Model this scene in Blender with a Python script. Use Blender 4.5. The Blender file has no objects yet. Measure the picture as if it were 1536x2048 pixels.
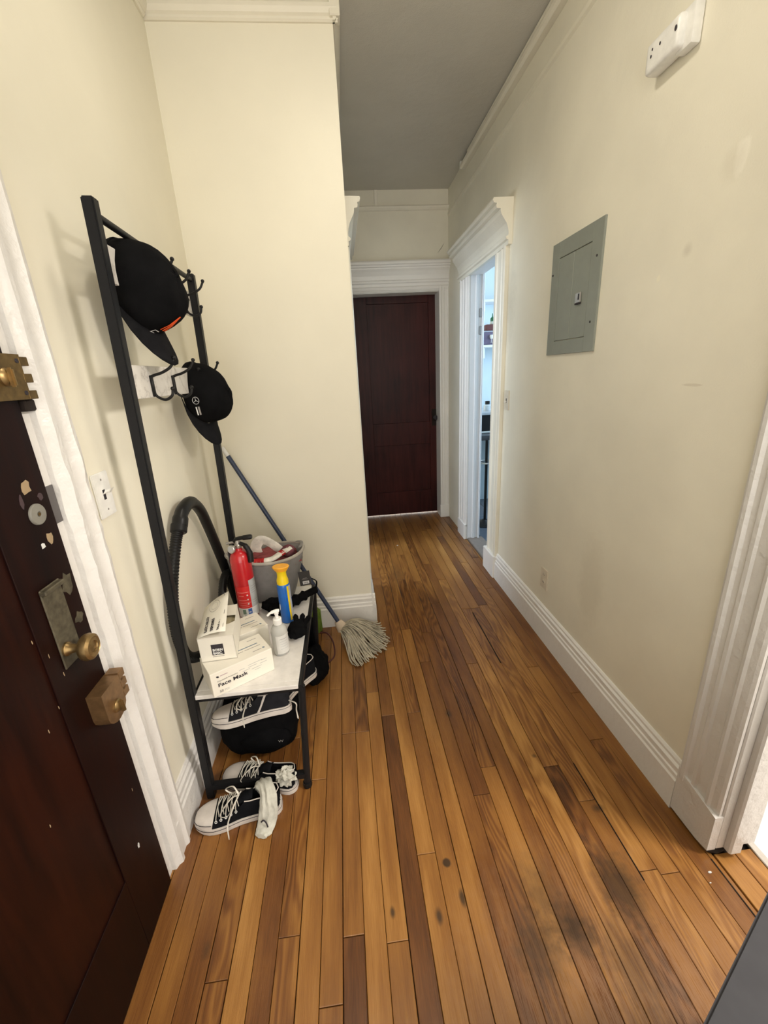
import bpy, bmesh, math, random
from mathutils import Vector, Matrix, noise
C = bpy.context.scene.collection
R = math.radians
# ------------------------------------------------------------------ camera
cam_d = bpy.data.cameras.new('camera'); cam = bpy.data.objects.new('camera', cam_d); C.objects.link(cam)
cam_d.sensor_fit = 'VERTICAL'; cam_d.sensor_height = 36.0; cam_d.lens = 829.448 / 2048 * 36.0
cam_d.clip_start = 0.02
_d = Vector((-88, -272, 829.448)).normalized()          # hallway direction in camera axes (x right, y down, z forward)
_v = Vector((134, 2486, 829.448)).normalized()          # straight down
_r = _v.cross(_d).normalized()
if _r.x < 0: _r = -_r
_d = _r.cross(_v).normalized()
if _d.z < 0: _d = -_d
_u = -_v
M = Matrix(((_r.x, -_r.y, -_r.z), (_d.x, -_d.y, -_d.z), (_u.x, -_u.y, -_u.z))).to_4x4()
M.translation = Vector((0, 0, 1.41)); cam.matrix_world = M
bpy.context.scene.camera = cam
# ------------------------------------------------------------------ world and exposure
sc = bpy.context.scene
sc.view_settings.view_transform = 'Standard'; sc.view_settings.look = 'None'
sc.view_settings.gamma = 1; sc.view_settings.use_curve_mapping = False
sc.view_settings.exposure = -0.04
w = bpy.data.worlds.new('world'); sc.world = w; w.use_nodes = True
w.node_tree.nodes['Background'].inputs[0].default_value = (1.0, 0.95, 0.87, 1)
w.node_tree.nodes['Background'].inputs[1].default_value = 3.3  # warm fill added, entering by the open hallway end behind the camera
def area(name, loc, target, sx, sy, power, col):
    l = bpy.data.lights.new(name, 'AREA'); l.shape = 'RECTANGLE'; l.size = sx; l.size_y = sy; l.energy = power; l.color = col
    o = bpy.data.objects.new(name, l); C.objects.link(o); o.location = loc
    o.rotation_euler = (Vector(target) - Vector(loc)).to_track_quat('-Z', 'Y').to_euler(); return o
LAMP = (0.14, 1.28, 2.715); LAMP_STRENGTH = 58.0
area('kitchen_window_light', (2.45, 3.45, 1.7), (1.1, 3.45, 1.3), 1.1, 1.3, 42, (0.62, 0.80, 1.0))
area('left_room_window_light', (-1.35, 3.0, 1.6), (0.5, 3.0, 0.7), 0.9, 1.3, 60, (0.72, 0.84, 1.0))
area('side_room_light', (2.1, 0.1, 2.3), (0.9, 0.5, 0.0), 0.5, 0.5, 60, (1.0, 0.93, 0.86))
# ------------------------------------------------------------------ materials
def nodes(name):
    m = bpy.data.materials.new(name); m.use_nodes = True
    nt = m.node_tree; return m, nt, nt.nodes['Principled BSDF']
def N(nt, t, **k):
    n = nt.nodes.new(t)
    for a, b in k.items(): setattr(n, a, b)
    return n
def mixc(nt, fac, a, b, mode='MIX'):
    n = N(nt, 'ShaderNodeMix', data_type='RGBA', blend_type=mode)
    for i, v in ((0, fac), (6, a), (7, b)):
        if hasattr(v, 'is_linked'): nt.links.new(v, n.inputs[i])
        elif i == 0: n.inputs[i].default_value = v
        else: n.inputs[i].default_value = (*v, 1)
    return n.outputs[2]
def math_(nt, op, a, b=0.0, c=0.0, clamp=False):
    n = N(nt, 'ShaderNodeMath', operation=op, use_clamp=clamp)
    for i, v in enumerate((a, b, c)):
        if hasattr(v, 'is_linked'): nt.links.new(v, n.inputs[i])
        else: n.inputs[i].default_value = v
    return n.outputs[0]
def pos(nt, scale=(1, 1, 1)):
    g = N(nt, 'ShaderNodeNewGeometry'); mp = N(nt, 'ShaderNodeMapping'); mp.inputs['Scale'].default_value = scale
    nt.links.new(g.outputs['Position'], mp.inputs['Vector']); return mp.outputs['Vector']
def noise_t(nt, vec, scale, detail=4.0, rough=0.55):
    n = N(nt, 'ShaderNodeTexNoise'); n.inputs['Scale'].default_value = scale; n.inputs['Detail'].default_value = detail
    n.inputs['Roughness'].default_value = rough; nt.links.new(vec, n.inputs['Vector']); return n.outputs['Fac']
def ramp(nt, fac, stops):
    n = N(nt, 'ShaderNodeValToRGB'); cr = n.color_ramp
    while len(cr.elements) < len(stops): cr.elements.new(0.5)
    for e, (p, c) in zip(cr.elements, stops): e.position = p; e.color = (*c, 1) if len(c) == 3 else c
    nt.links.new(fac, n.inputs[0]); return n.outputs[0]
def bump(nt, bs, h, strength, dist):
    b = N(nt, 'ShaderNodeBump'); b.inputs['Strength'].default_value = strength; b.inputs['Distance'].default_value = dist
    nt.links.new(h, b.inputs['Height']); nt.links.new(b.outputs[0], bs.inputs['Normal'])
def spot(nt, p, rad, soft, wob=0.0, scale=(1, 1, 1)):      # 1 inside a blob at p, 0 outside
    g = N(nt, 'ShaderNodeNewGeometry'); s = N(nt, 'ShaderNodeVectorMath', operation='SUBTRACT')
    nt.links.new(g.outputs['Position'], s.inputs[0]); s.inputs[1].default_value = p
    m = N(nt, 'ShaderNodeVectorMath', operation='MULTIPLY'); nt.links.new(s.outputs[0], m.inputs[0]); m.inputs[1].default_value = scale
    l = N(nt, 'ShaderNodeVectorMath', operation='LENGTH'); nt.links.new(m.outputs[0], l.inputs[0])
    d = l.outputs['Value']
    if wob:
        nz = noise_t(nt, pos(nt), 38.0, 3)
        d = math_(nt, 'ADD', d, math_(nt, 'MULTIPLY', math_(nt, 'SUBTRACT', nz, 0.5), wob))
    return math_(nt, 'DIVIDE', math_(nt, 'SUBTRACT', rad + soft, d), soft, clamp=True)
def paint(name, col, rough=0.5, var=0.06, bscale=9, bstr=0.25, spots=(), fine=180, finestr=0.0):
    m, nt, bs = nodes(name); p = pos(nt)
    n1 = noise_t(nt, p, 2.2, 5)
    dark = tuple(c * (1 - var * 1.6) for c in col); lite = tuple(min(1, c * (1 + var)) for c in col)
    c = ramp(nt, n1, [(0.3, dark), (0.7, lite)])
    for (q, rad, soft, scol, amt, wob, scl) in spots:
        f = math_(nt, 'MULTIPLY', spot(nt, q, rad, soft, wob, scl), amt); c = mixc(nt, f, c, scol)
    nt.links.new(c, bs.inputs['Base Color']); bs.inputs['Roughness'].default_value = rough
    h = math_(nt, 'ADD', noise_t(nt, p, bscale, 3), math_(nt, 'MULTIPLY', noise_t(nt, p, fine, 2), 0.05 + finestr))
    bump(nt, bs, h, bstr, 0.01)
    return m
def plain(name, col, rough=0.5, metal=0.0, var=0.08, scale=30, bstr=0.08, sheen=0.0, coat=0.0, spec=0.5):
    m, nt, bs = nodes(name); p = pos(nt); n1 = noise_t(nt, p, scale, 3)
    nt.links.new(ramp(nt, n1, [(0.3, tuple(c * (1 - var) for c in col)), (0.7, tuple(min(1, c * (1 + var)) for c in col))]), bs.inputs['Base Color'])
    bs.inputs['Roughness'].default_value = rough; bs.inputs['Metallic'].default_value = metal
    bs.inputs['Coat Weight'].default_value = coat; bs.inputs['Specular IOR Level'].default_value = spec
    if bstr: bump(nt, bs, n1, bstr, 0.002)
    return m
def cloth(name, col, scale=900, var=0.25, rough=0.95):
    m, nt, bs = nodes(name); p = pos(nt)
    n1 = noise_t(nt, p, scale, 2); n2 = noise_t(nt, p, 25, 4)
    c = ramp(nt, n2, [(0.3, tuple(x * (1 - var) for x in col)), (0.7, tuple(min(1, x * (1 + var)) for x in col))])
    nt.links.new(c, bs.inputs['Base Color']); bs.inputs['Roughness'].default_value = rough
    bs.inputs['Specular IOR Level'].default_value = 0.06
    bump(nt, bs, n1, 0.35, 0.001); return m
GREY = (0.30, 0.28, 0.25)
WALLC = (0.84, 0.80, 0.665)
mw_left = paint('cream_wall_paint_left', WALLC, 0.55, 0.025, 5, 0.3)
mw_right = paint('cream_wall_paint_right', WALLC, 0.42, 0.045, 4, 0.6, spots=[
    ((0.99, 1.107, 1.858), 0.016, 0.008, (0.93, 0.89, 0.76), 1.0, 0.03, (1, 1, 0.6)),
    ((0.99, 1.13, 1.85), 0.015, 0.03, (0.6, 0.55, 0.42), 0.22, 0.03, (1, 1, 1)),
    ((0.99, 1.334, 1.642), 0.006, 0.004, (0.9, 0.85, 0.68), 0.9, 0.008, (1, 1, 0.8)),
    ((0.99, 1.234, 1.693), 0.006, 0.016, (0.55, 0.50, 0.40), 0.4, 0.01, (1, 1, 1)),
    ((0.99, 1.802, 1.87), 0.012, 0.006, (0.5, 0.44, 0.34), 0.6, 0.004, (1, 5, 0.6)),
    ((0.99, 1.134, 1.335), 0.02, 0.008, (0.62, 0.56, 0.43), 0.5, 0.02, (1, 0.7, 6)),
    ((0.99, 2.55, 1.74), 0.03, 0.10, (0.50, 0.46, 0.36), 0.5, 0.06, (1, 1, 0.5)),
    ((0.99, 2.60, 1.12), 0.02, 0.07, (0.50, 0.46, 0.36), 0.3, 0.06, (1, 1, 0.5)),
    ((0.99, 1.49, 0.52), 0.05, 0.05, (0.60, 0.54, 0.42), 0.25, 0.06, (1, 1, 0.4))])
mw_front = paint('cream_wall_paint_front', WALLC, 0.5, 0.02, 5, 0.25)
mw_end = paint('cream_wall_paint_end', (0.80, 0.76, 0.63), 0.5, 0.05, 6, 0.3, spots=[
    ((0.90, 3.93, 2.35), 0.05, 0.01, (0.30, 0.29, 0.2), 0.6, 0.01, (0.62, 1, 0.0)) if False else
    ((0.90, 3.93, 2.35), 0.006, 0.006, (0.34, 0.32, 0.22), 0.0, 0.0, (1, 1, 1))])
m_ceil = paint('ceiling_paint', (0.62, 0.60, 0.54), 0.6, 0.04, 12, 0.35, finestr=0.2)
m_trim = paint('glossy_white_trim_paint', (0.85, 0.83, 0.79), 0.35, 0.03, 16, 0.35)
m_trim_old = paint('chipped_white_trim_paint', (0.72, 0.70, 0.67), 0.38, 0.03, 40, 0.40, fine=110, finestr=0.05)
m_cream_trim = paint('cream_trim_paint', (0.83, 0.79, 0.67), 0.4, 0.04, 16, 0.35)
m_kwall = paint('kitchen_wall_paint', (0.62, 0.74, 0.80), 0.6, 0.02)
m_kwhite = paint('kitchen_white_paint', (0.80, 0.82, 0.84), 0.4, 0.02)
m_white_room = paint('side_room_white_paint', (0.82, 0.80, 0.78), 0.6, 0.02)
m_tile_white = plain('white_floor_tile', (0.78, 0.77, 0.76), 0.25)
m_tile_dark = plain('dark_slate_tile', (0.10, 0.12, 0.15), 0.35)
m_sub = plain('dark_subfloor', (0.012, 0.006, 0.003), 0.9)
def wood_floor():
    m, nt, bs = nodes('oak_strip_floor')
    at = N(nt, 'ShaderNodeAttribute', attribute_type='OBJECT', attribute_name='tone')
    sd = N(nt, 'ShaderNodeAttribute', attribute_type='OBJECT', attribute_name='seed')
    g = N(nt, 'ShaderNodeNewGeometry'); cb = N(nt, 'ShaderNodeCombineXYZ')
    for i in (0, 1, 2): nt.links.new(sd.outputs['Fac'], cb.inputs[i])
    add = N(nt, 'ShaderNodeVectorMath', operation='ADD'); nt.links.new(g.outputs['Position'], add.inputs[0]); nt.links.new(cb.outputs[0], add.inputs[1])
    mp = N(nt, 'ShaderNodeMapping'); mp.inputs['Scale'].default_value = (120, 4.0, 1); nt.links.new(add.outputs[0], mp.inputs[0])
    grain = noise_t(nt, mp.outputs[0], 3.0, 7, 0.65)
    mp2 = N(nt, 'ShaderNodeMapping'); mp2.inputs['Scale'].default_value = (9, 1.3, 1); nt.links.new(add.outputs[0], mp2.inputs[0])
    big = noise_t(nt, mp2.outputs[0], 1.6, 3, 0.5)
    mp3 = N(nt, 'ShaderNodeMapping'); mp3.inputs['Scale'].default_value = (26, 3.2, 1); nt.links.new(add.outputs[0], mp3.inputs[0])
    mid = noise_t(nt, mp3.outputs[0], 1.0, 4, 0.6)
    mp4 = N(nt, 'ShaderNodeMapping'); mp4.inputs['Scale'].default_value = (15, 1.7, 1); nt.links.new(add.outputs[0], mp4.inputs[0])
    ct = noise_t(nt, mp4.outputs[0], 0.9, 2, 0.4)
    wvs = math_(nt, 'ADD', math_(nt, 'MULTIPLY', math_(nt, 'SINE', math_(nt, 'MULTIPLY', ct, 85.0)), 0.5), 0.5)
    sel = math_(nt, 'GREATER_THAN', math_(nt, 'FRACT', math_(nt, 'MULTIPLY', sd.outputs['Fac'], 3.7)), 0.72)
    t = math_(nt, 'ADD', at.outputs['Fac'], math_(nt, 'MULTIPLY', math_(nt, 'SUBTRACT', grain, 0.5), 0.45))
    t = math_(nt, 'ADD', t, math_(nt, 'MULTIPLY', math_(nt, 'SUBTRACT', big, 0.5), 0.75))
    t = math_(nt, 'ADD', t, math_(nt, 'MULTIPLY', math_(nt, 'SUBTRACT', mid, 0.5), 0.55))
    t = math_(nt, 'ADD', t, math_(nt, 'MULTIPLY', math_(nt, 'MULTIPLY', math_(nt, 'SUBTRACT', wvs, 0.5), sel), 0.26), clamp=True)
    c = ramp(nt, t, [(0.0, (0.055, 0.018, 0.006)), (0.3, (0.180, 0.068, 0.017)), (0.6, (0.315, 0.138, 0.032)), (1.0, (0.54, 0.275, 0.075))])
    hi = ramp(nt, at.outputs['Fac'], [(0.0, (0.9, 0.9, 0.95)), (1.0, (1.0, 1.0, 1.0))])
    c = mixc(nt, 1.0, c, hi, 'MULTIPLY')
    worn = math_(nt, 'MULTIPLY', spot(nt, (0.55, 0.45, 0), 0.05, 0.42, 0.25), math_(nt, 'GREATER_THAN', noise_t(nt, mp.outputs[0], 5, 4), 0.44))
    c = mixc(nt, math_(nt, 'MULTIPLY', worn, 0.45), c, (0.42, 0.25, 0.15))
    D = (0.035, 0.022, 0.013)
    for (x, y, r, s, a, wob, sc_) in [
        (0.202, 0.837, 0.010, 0.005, 0.9, 0.008, (1, 1, 1)), (0.026, 0.737, 0.003, 0.006, 0.85, 0.003, (1, .5, 1)),
        (0.151, 0.713, 0.004, 0.008, 0.85, 0.004, (1, .5, 1)), (0.225, 0.745, 0.004, 0.007, 0.85, 0.004, (1, .4, 1)),
        (0.674, 0.718, 0.022, 0.05, 0.75, 0.07, (1, .6, 1)), (0.500, 0.644, 0.012, 0.05, 0.8, 0.06, (1, .8, 1)),
        (0.385, 0.615, 0.02, 0.06, 0.6, 0.08, (1, .8, 1)), (0.44, 0.72, 0.01, 0.07, 0.5, 0.08, (1, .6, 1)),
        (0.60, 0.55, 0.02, 0.07, 0.45, 0.10, (1, .6, 1)), (0.376, 3.28, 0.01, 0.02, 0.0, 0, (1, 1, 1)),
        (0.10, 1.98, 0.01, 0.07, 0.55, 0.10, (1.3, .6, 1)), (0.35, 1.40, 0.004, 0.012, 0.7, 0.01, (1, .5, 1)),
        (0.74, 0.93, 0.004, 0.012, 0.7, 0.01, (.6, 1, 1)), (0.62, 1.15, 0.003, 0.008, 0.6, 0.01, (1, 1, 1)),
        (-0.47, 0.72, 0.003, 0.012, 0.5, 0.02, (1, .6, 1)), (0.30, 2.75, 0.01, 0.10, 0.35, 0.10, (1.6, .5, 1))]:
        c = mixc(nt, math_(nt, 'MULTIPLY', spot(nt, (x, y, 0), r, s, wob, sc_), a), c, D)
    nt.links.new(c, bs.inputs['Base Color'])
    rr = ramp(nt, grain, [(0.2, (0.34,) * 3), (0.8, (0.26,) * 3)]); nt.links.new(rr, bs.inputs['Roughness'])
    bs.inputs['Specular IOR Level'].default_value = 0.42
    h = math_(nt, 'ADD', math_(nt, 'MULTIPLY', grain, 0.5), noise_t(nt, pos(nt), 11, 2))
    bump(nt, bs, h, 0.25, 0.004)
    return m
m_floor = wood_floor()
def dark_wood(name, a, b, rough, coat):
    m, nt, bs = nodes(name); p = pos(nt, (18, 18, 1.5)); g = noise_t(nt, p, 2.0, 6, 0.6); big = noise_t(nt, pos(nt), 1.8, 3)
    c = ramp(nt, math_(nt, 'ADD', math_(nt, 'MULTIPLY', g, 0.45), math_(nt, 'MULTIPLY', big, 0.55)), [(0.38, a), (0.62, b)])
    nt.links.new(c, bs.inputs['Base Color']); bs.inputs['Roughness'].default_value = rough; bs.inputs['Coat Weight'].default_value = coat; bs.inputs['Specular IOR Level'].default_value = 0.16
    bump(nt, bs, g, 0.12, 0.002); return m
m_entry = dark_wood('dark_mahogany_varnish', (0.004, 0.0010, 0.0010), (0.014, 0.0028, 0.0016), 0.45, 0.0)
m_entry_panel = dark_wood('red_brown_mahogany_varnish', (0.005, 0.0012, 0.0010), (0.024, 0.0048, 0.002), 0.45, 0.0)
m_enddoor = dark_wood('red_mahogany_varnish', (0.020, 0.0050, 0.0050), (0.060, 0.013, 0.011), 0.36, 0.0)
m_black = plain('matt_black_steel', (0.008, 0.008, 0.009), 0.5, spec=0.3)
m_hook = plain('black_iron', (0.007, 0.007, 0.007), 0.45, spec=0.3)
m_hose = plain('black_ribbed_plastic', (0.007, 0.007, 0.007), 0.38, spec=0.3)
m_blackcloth = cloth('black_cloth', (0.0045, 0.0045, 0.005))
m_cap = cloth('black_cotton_twill', (0.006, 0.006, 0.0065))
m_brim = cloth('charcoal_cotton_twill', (0.013, 0.013, 0.0145))
m_white = plain('white_plastic', (0.84, 0.83, 0.79), 0.35)
m_seat = plain('white_laminate', (0.74, 0.71, 0.67), 0.4)
def marble():
    m, nt, bs = nodes('white_marble_laminate'); p = pos(nt); n1 = noise_t(nt, p, 9, 6, 0.6)
    v = math_(nt, 'ABSOLUTE', math_(nt, 'SUBTRACT', n1, 0.5))
    nt.links.new(ramp(nt, v, [(0.0, (0.55, 0.52, 0.48)), (0.02, (0.72, 0.69, 0.64)), (0.08, (0.78, 0.75, 0.70))]), bs.inputs['Base Color'])
    bs.inputs['Roughness'].default_value = 0.35; return m
m_marble = marble()
m_brass = plain('aged_brass', (0.30, 0.20, 0.085), 0.38, 0.85, 0.25, 60)
m_brass_dk = plain('tarnished_brass', (0.16, 0.10, 0.035), 0.42, 0.7, 0.3, 50)
m_bronze = plain('copper_painted_metal', (0.22, 0.125, 0.055), 0.36, 0.6, 0.2, 50)
m_oldplate = plain('worn_paint_on_metal', (0.10, 0.085, 0.055), 0.5, 0.3, 0.4, 60)
m_steel = plain('brushed_steel', (0.55, 0.53, 0.50), 0.3, 0.9)
m_red = plain('red_enamel', (0.50, 0.012, 0.018), 0.25, 0.0, 0.05, coat=0.4)
m_redprint = plain('bright_red_print', (0.62, 0.02, 0.02), 0.4)
m_label = plain('white_label', (0.72, 0.72, 0.70), 0.45)
m_greylabel = plain('grey_label', (0.45, 0.46, 0.46), 0.5)
m_blueprint = plain('blue_print', (0.04, 0.12, 0.40), 0.5)
m_ink = plain('dark_ink', (0.025, 0.02, 0.025), 0.7)
m_inkgrey = plain('grey_ink', (0.28, 0.26, 0.24), 0.7)
m_blueink = plain('slate_blue_ink', (0.10, 0.17, 0.24), 0.6)
m_card = paint('white_cardboard', (0.80, 0.76, 0.66), 0.6, 0.02, 30, 0.1)
m_cardin = paint('cardboard_inside', (0.42, 0.36, 0.22), 0.8, 0.03)
m_blue = plain('blue_can_enamel', (0.012, 0.13, 0.50), 0.3, coat=0.2)
m_yellow = plain('yellow_plastic', (0.85, 0.62, 0.01), 0.35)
m_orange = plain('orange_yellow_plastic', (0.90, 0.42, 0.03), 0.4)
m_panelgrey = plain('grey_green_steel_enamel', (0.27, 0.29, 0.25), 0.42, 0.1, 0.05, 14)
m_outlet = plain('cream_outlet_plastic', (0.70, 0.64, 0.52), 0.35)
m_basket = cloth('grey_woven_fabric', (0.24, 0.23, 0.22), 300, 0.12)
m_basketrim = cloth('light_grey_rim_fabric', (0.42, 0.39, 0.34), 300, 0.1)
m_linen = cloth('white_linen', (0.72, 0.69, 0.62))
m_redcloth = cloth('red_strap_cloth', (0.45, 0.03, 0.03))
m_navy = plain('navy_handle_enamel', (0.025, 0.04, 0.085), 0.35)
m_mop = cloth('mop_cotton', (0.50, 0.45, 0.35), 500, 0.25)
m_ferrule = plain('beige_mop_clamp', (0.62, 0.50, 0.36), 0.6)
m_rubber = plain('off_white_sole_rubber', (0.62, 0.57, 0.52), 0.5)
m_canvas = cloth('black_canvas', (0.008, 0.0085, 0.010))
m_canvasgrey = cloth('charcoal_canvas', (0.018, 0.018, 0.021))
m_lace = cloth('white_lace', (0.70, 0.66, 0.58))
m_sock = cloth('ribbed_white_sock', (0.55, 0.54, 0.47), 400, 0.2)
m_green = cloth('green_fabric', (0.16, 0.24, 0.04))
m_greydoor = plain('slate_grey_door_paint', (0.055, 0.055, 0.062), 0.6, spec=0.2)
m_cord = plain('dark_red_cord', (0.06, 0.010, 0.008), 0.6)
def emis(name, col, s):
    m, nt, bs = nodes(name); bs.inputs['Base Color'].default_value = (*col, 1)
    bs.inputs['Emission Color'].default_value = (*col, 1); bs.inputs['Emission Strength'].default_value = s; return m
m_globe = emis('lit_frosted_globe', (1.0, 0.92, 0.79), LAMP_STRENGTH)
def liquid(name, col, rough, trans):
    m, nt, bs = nodes(name); bs.inputs['Base Color'].default_value = (*col, 1); bs.inputs['Roughness'].default_value = rough
    bs.inputs['Transmission Weight'].default_value = trans; bs.inputs['IOR'].default_value = 1.3; return m
m_clear = liquid('clear_plastic_and_gel', (0.82, 0.82, 0.78), 0.22, 0.6)
# ------------------------------------------------------------------ builders
LOC = {}
def link(name, bm, mat, parent=None, smooth=False, origin=None):
    me = bpy.data.meshes.new(name); o = bpy.data.objects.new(name, me); C.objects.link(o)
    org = LOC[parent] if parent is not None else Vector(origin if origin is not None else (0, 0, 0))
    bmesh.ops.translate(bm, verts=bm.verts, vec=-org)
    bmesh.ops.recalc_face_normals(bm, faces=bm.faces)
    bm.to_mesh(me); bm.free()
    mats = mat if isinstance(mat, (list, tuple)) else [mat]
    for m in mats: me.materials.append(m)
    if smooth:
        for p in me.polygons: p.use_smooth = True
        try: me.set_sharp_from_angle(angle=R(38))
        except Exception: pass
    if parent is not None: o.parent = parent
    else: o.location = org
    LOC[o] = org; return o
def thing(name, label, cat, loc, group=None):
    o = bpy.data.objects.new(name, None); C.objects.link(o); o.location = loc; o.empty_display_size = 0.05
    o['label'] = label; o['category'] = cat
    if group: o['group'] = group
    LOC[o] = Vector(loc); return o
def tag(o, label, cat, group=None):
    o['label'] = label; o['category'] = cat
    if group: o['group'] = group
    return o
def struct(o, label=None):
    o['kind'] = 'structure'
    if label: o['label'] = label
    return o
def sthing(name, label, loc):
    o = bpy.data.objects.new(name, None); C.objects.link(o); o.location = loc; o.empty_display_size = 0.05
    o['kind'] = 'structure'; o['label'] = label; LOC[o] = Vector(loc); return o
def B(): return bmesh.new()
def abox(bm, lo, hi, bev=0.0, seg=1):
    lo = Vector(lo); hi = Vector(hi); c = (lo + hi) / 2; s = hi - lo
    r = bmesh.ops.create_cube(bm, size=1.0); vs = r['verts']
    for v in vs: v.co = Vector((v.co.x * s.x, v.co.y * s.y, v.co.z * s.z)) + c
    if bev:
        es = list({e for v in vs for e in v.link_edges})
        bmesh.ops.bevel(bm, geom=es, offset=bev, segments=seg, affect='EDGES', profile=0.6)
    return bm
def obox(bm, org, u, v, w_, lu, lv, lw, bev=0.0, seg=1):      # box from a corner along three unit directions
    org = Vector(org); u = Vector(u).normalized(); v = Vector(v).normalized(); w_ = Vector(w_).normalized()
    r = bmesh.ops.create_cube(bm, size=1.0); vs = r['verts']
    for q in vs: q.co = org + u * (q.co.x + .5) * lu + v * (q.co.y + .5) * lv + w_ * (q.co.z + .5) * lw
    if u.cross(v).dot(w_) < 0: bmesh.ops.reverse_faces(bm, faces=list({f for q in vs for f in q.link_faces}))
    if bev:
        es = list({e for q in vs for e in q.link_edges}); bmesh.ops.bevel(bm, geom=es, offset=bev, segments=seg, affect='EDGES')
    return bm
def prism(bm, poly, org, u, v, w_, length):                   # poly (a,b) -> org+a*u+b*v, pushed along w_
    org = Vector(org); u = Vector(u); v = Vector(v); d = Vector(w_) * length
    a = [bm.verts.new(org + u * p[0] + v * p[1]) for p in poly]; b = [bm.verts.new(q.co + d) for q in a]
    n = len(poly)
    try: bm.faces.new(a); bm.faces.new(list(reversed(b)))
    except ValueError: pass
    for i in range(n): bm.faces.new((a[i], b[i], b[(i + 1) % n], a[(i + 1) % n]))
    return bm
def smooth_path(pts, n=6):
    pts = [Vector(p) for p in pts]; out = []
    P = [pts[0] * 2 - pts[1]] + pts + [pts[-1] * 2 - pts[-2]]
    for i in range(1, len(P) - 2):
        for k in range(n):
            t = k / n; a, b, c, d = P[i - 1], P[i], P[i + 1], P[i + 2]
            out.append(0.5 * ((2 * b) + (-a + c) * t + (2 * a - 5 * b + 4 * c - d) * t * t + (-a + 3 * b - 3 * c + d) * t ** 3))
    out.append(pts[-1]); return out
def tube(bm, pts, r, seg=8, caps=True, flat=1.0, up=None):
    pts = [Vector(p) for p in pts]; rings = []; nrm = None
    for i, p in enumerate(pts):
        t = (pts[min(i + 1, len(pts) - 1)] - pts[max(i - 1, 0)])
        t = t.normalized() if t.length > 1e-9 else Vector((0, 0, 1))
        if nrm is None:
            a = Vector(up) if up else (Vector((0, 0, 1)) if abs(t.z) < 0.9 else Vector((1, 0, 0)))
            nrm = (a - t * a.dot(t)).normalized()
        else:
            nn = nrm - t * nrm.dot(t); nrm = nn.normalized() if nn.length > 1e-6 else nrm
        bn = t.cross(nrm); rr = r[i] if isinstance(r, (list, tuple)) else r
        rings.append([bm.verts.new(p + nrm * math.cos(2 * math.pi * k / seg) * rr * flat + bn * math.sin(2 * math.pi * k / seg) * rr) for k in range(seg)])
    for a, b in zip(rings, rings[1:]):
        for k in range(seg): bm.faces.new((a[k], a[(k + 1) % seg], b[(k + 1) % seg], b[k]))
    if caps: bm.faces.new(rings[0]); bm.faces.new(rings[-1])
    return bm
def lathe(bm, prof, org, axis=(0, 0, 1), seg=24, sx=1.0, sy=1.0, cap0=True, cap1=True):
    org = Vector(org); ax = Vector(axis).normalized(); q = Vector((0, 0, 1)).rotation_difference(ax)
    rings = []
    for r_, h in prof:
        rings.append([bm.verts.new(org + q @ Vector((r_ * sx * math.cos(2 * math.pi * k / seg), r_ * sy * math.sin(2 * math.pi * k / seg), h))) for k in range(seg)])
    for a, b in zip(rings, rings[1:]):
        for k in range(seg): bm.faces.new((a[k], a[(k + 1) % seg], b[(k + 1) % seg], b[k]))
    if cap0: bm.faces.new(rings[0])
    if cap1: bm.faces.new(rings[-1])
    return bm
def ball(bm, c, r, sx=1, sy=1, sz=1, seg=12):
    m = Matrix.Translation(Vector(c)) @ Matrix.Diagonal((r * sx, r * sy, r * sz, 1))
    bmesh.ops.create_uvsphere(bm, u_segments=seg, v_segments=max(6, seg // 2 + 1), radius=1.0, matrix=m); return bm
def blob(bm, c, s, amp=0.2, freq=6.0, sub=4, seed=0.0, flat=None, box=1.0):
    r = bmesh.ops.create_icosphere(bm, subdivisions=sub, radius=1.0); c = Vector(c)
    for v in r['verts']:
        n = v.co.normalized(); d = 1 + amp * noise.noise(n * freq * 0.35 + Vector((seed, seed, seed))) * 1.5 + amp * 0.5 * noise.noise(n * freq + Vector((seed, 0, seed)))
        if box != 1.0: n = Vector([math.copysign(abs(q) ** box, q) for q in n])
        v.co = Vector((n.x * s[0], n.y * s[1], n.z * s[2])) * d + c
        if flat is not None and v.co.z < flat: v.co.z = flat + (v.co.z - flat) * 0.02
    return bm
def poly_plate(bm, pts, thick, nrm):
    n = Vector(nrm).normalized() * thick; a = [bm.verts.new(Vector(p)) for p in pts]; b = [bm.verts.new(v.co + n) for v in a]
    bm.faces.new(a); bm.faces.new(list(reversed(b)))
    for i in range(len(a)): bm.faces.new((a[i], b[i], b[(i + 1) % len(a)], a[(i + 1) % len(a)]))
    return bm
def text(name, s, size, loc, xd, yd, mat, parent, align='LEFT', bold=0.0, sx=1.0):
    cu = bpy.data.curves.new('t', 'FONT'); cu.body = s; cu.size = size; cu.align_x = align; cu.extrude = 0.0001; cu.offset = bold
    cu.resolution_u = 3; to = bpy.data.objects.new('t', cu); C.objects.link(to)
    me = bpy.data.meshes.new_from_object(to.evaluated_get(bpy.context.evaluated_depsgraph_get())); bpy.data.objects.remove(to)
    xd = Vector(xd).normalized(); yd = Vector(yd); yd = (yd - xd * yd.dot(xd)).normalized(); zd = xd.cross(yd)
    mt = Matrix((xd * sx, yd, zd)).transposed().to_4x4(); mt.translation = Vector(loc) + zd * 0.0003 - LOC[parent]
    me.transform(mt); me.materials.clear(); me.materials.append(mat)
    o = bpy.data.objects.new(name, me); C.objects.link(o); o.parent = parent; LOC[o] = LOC[parent]; return o
rnd = random.Random(7)
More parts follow.
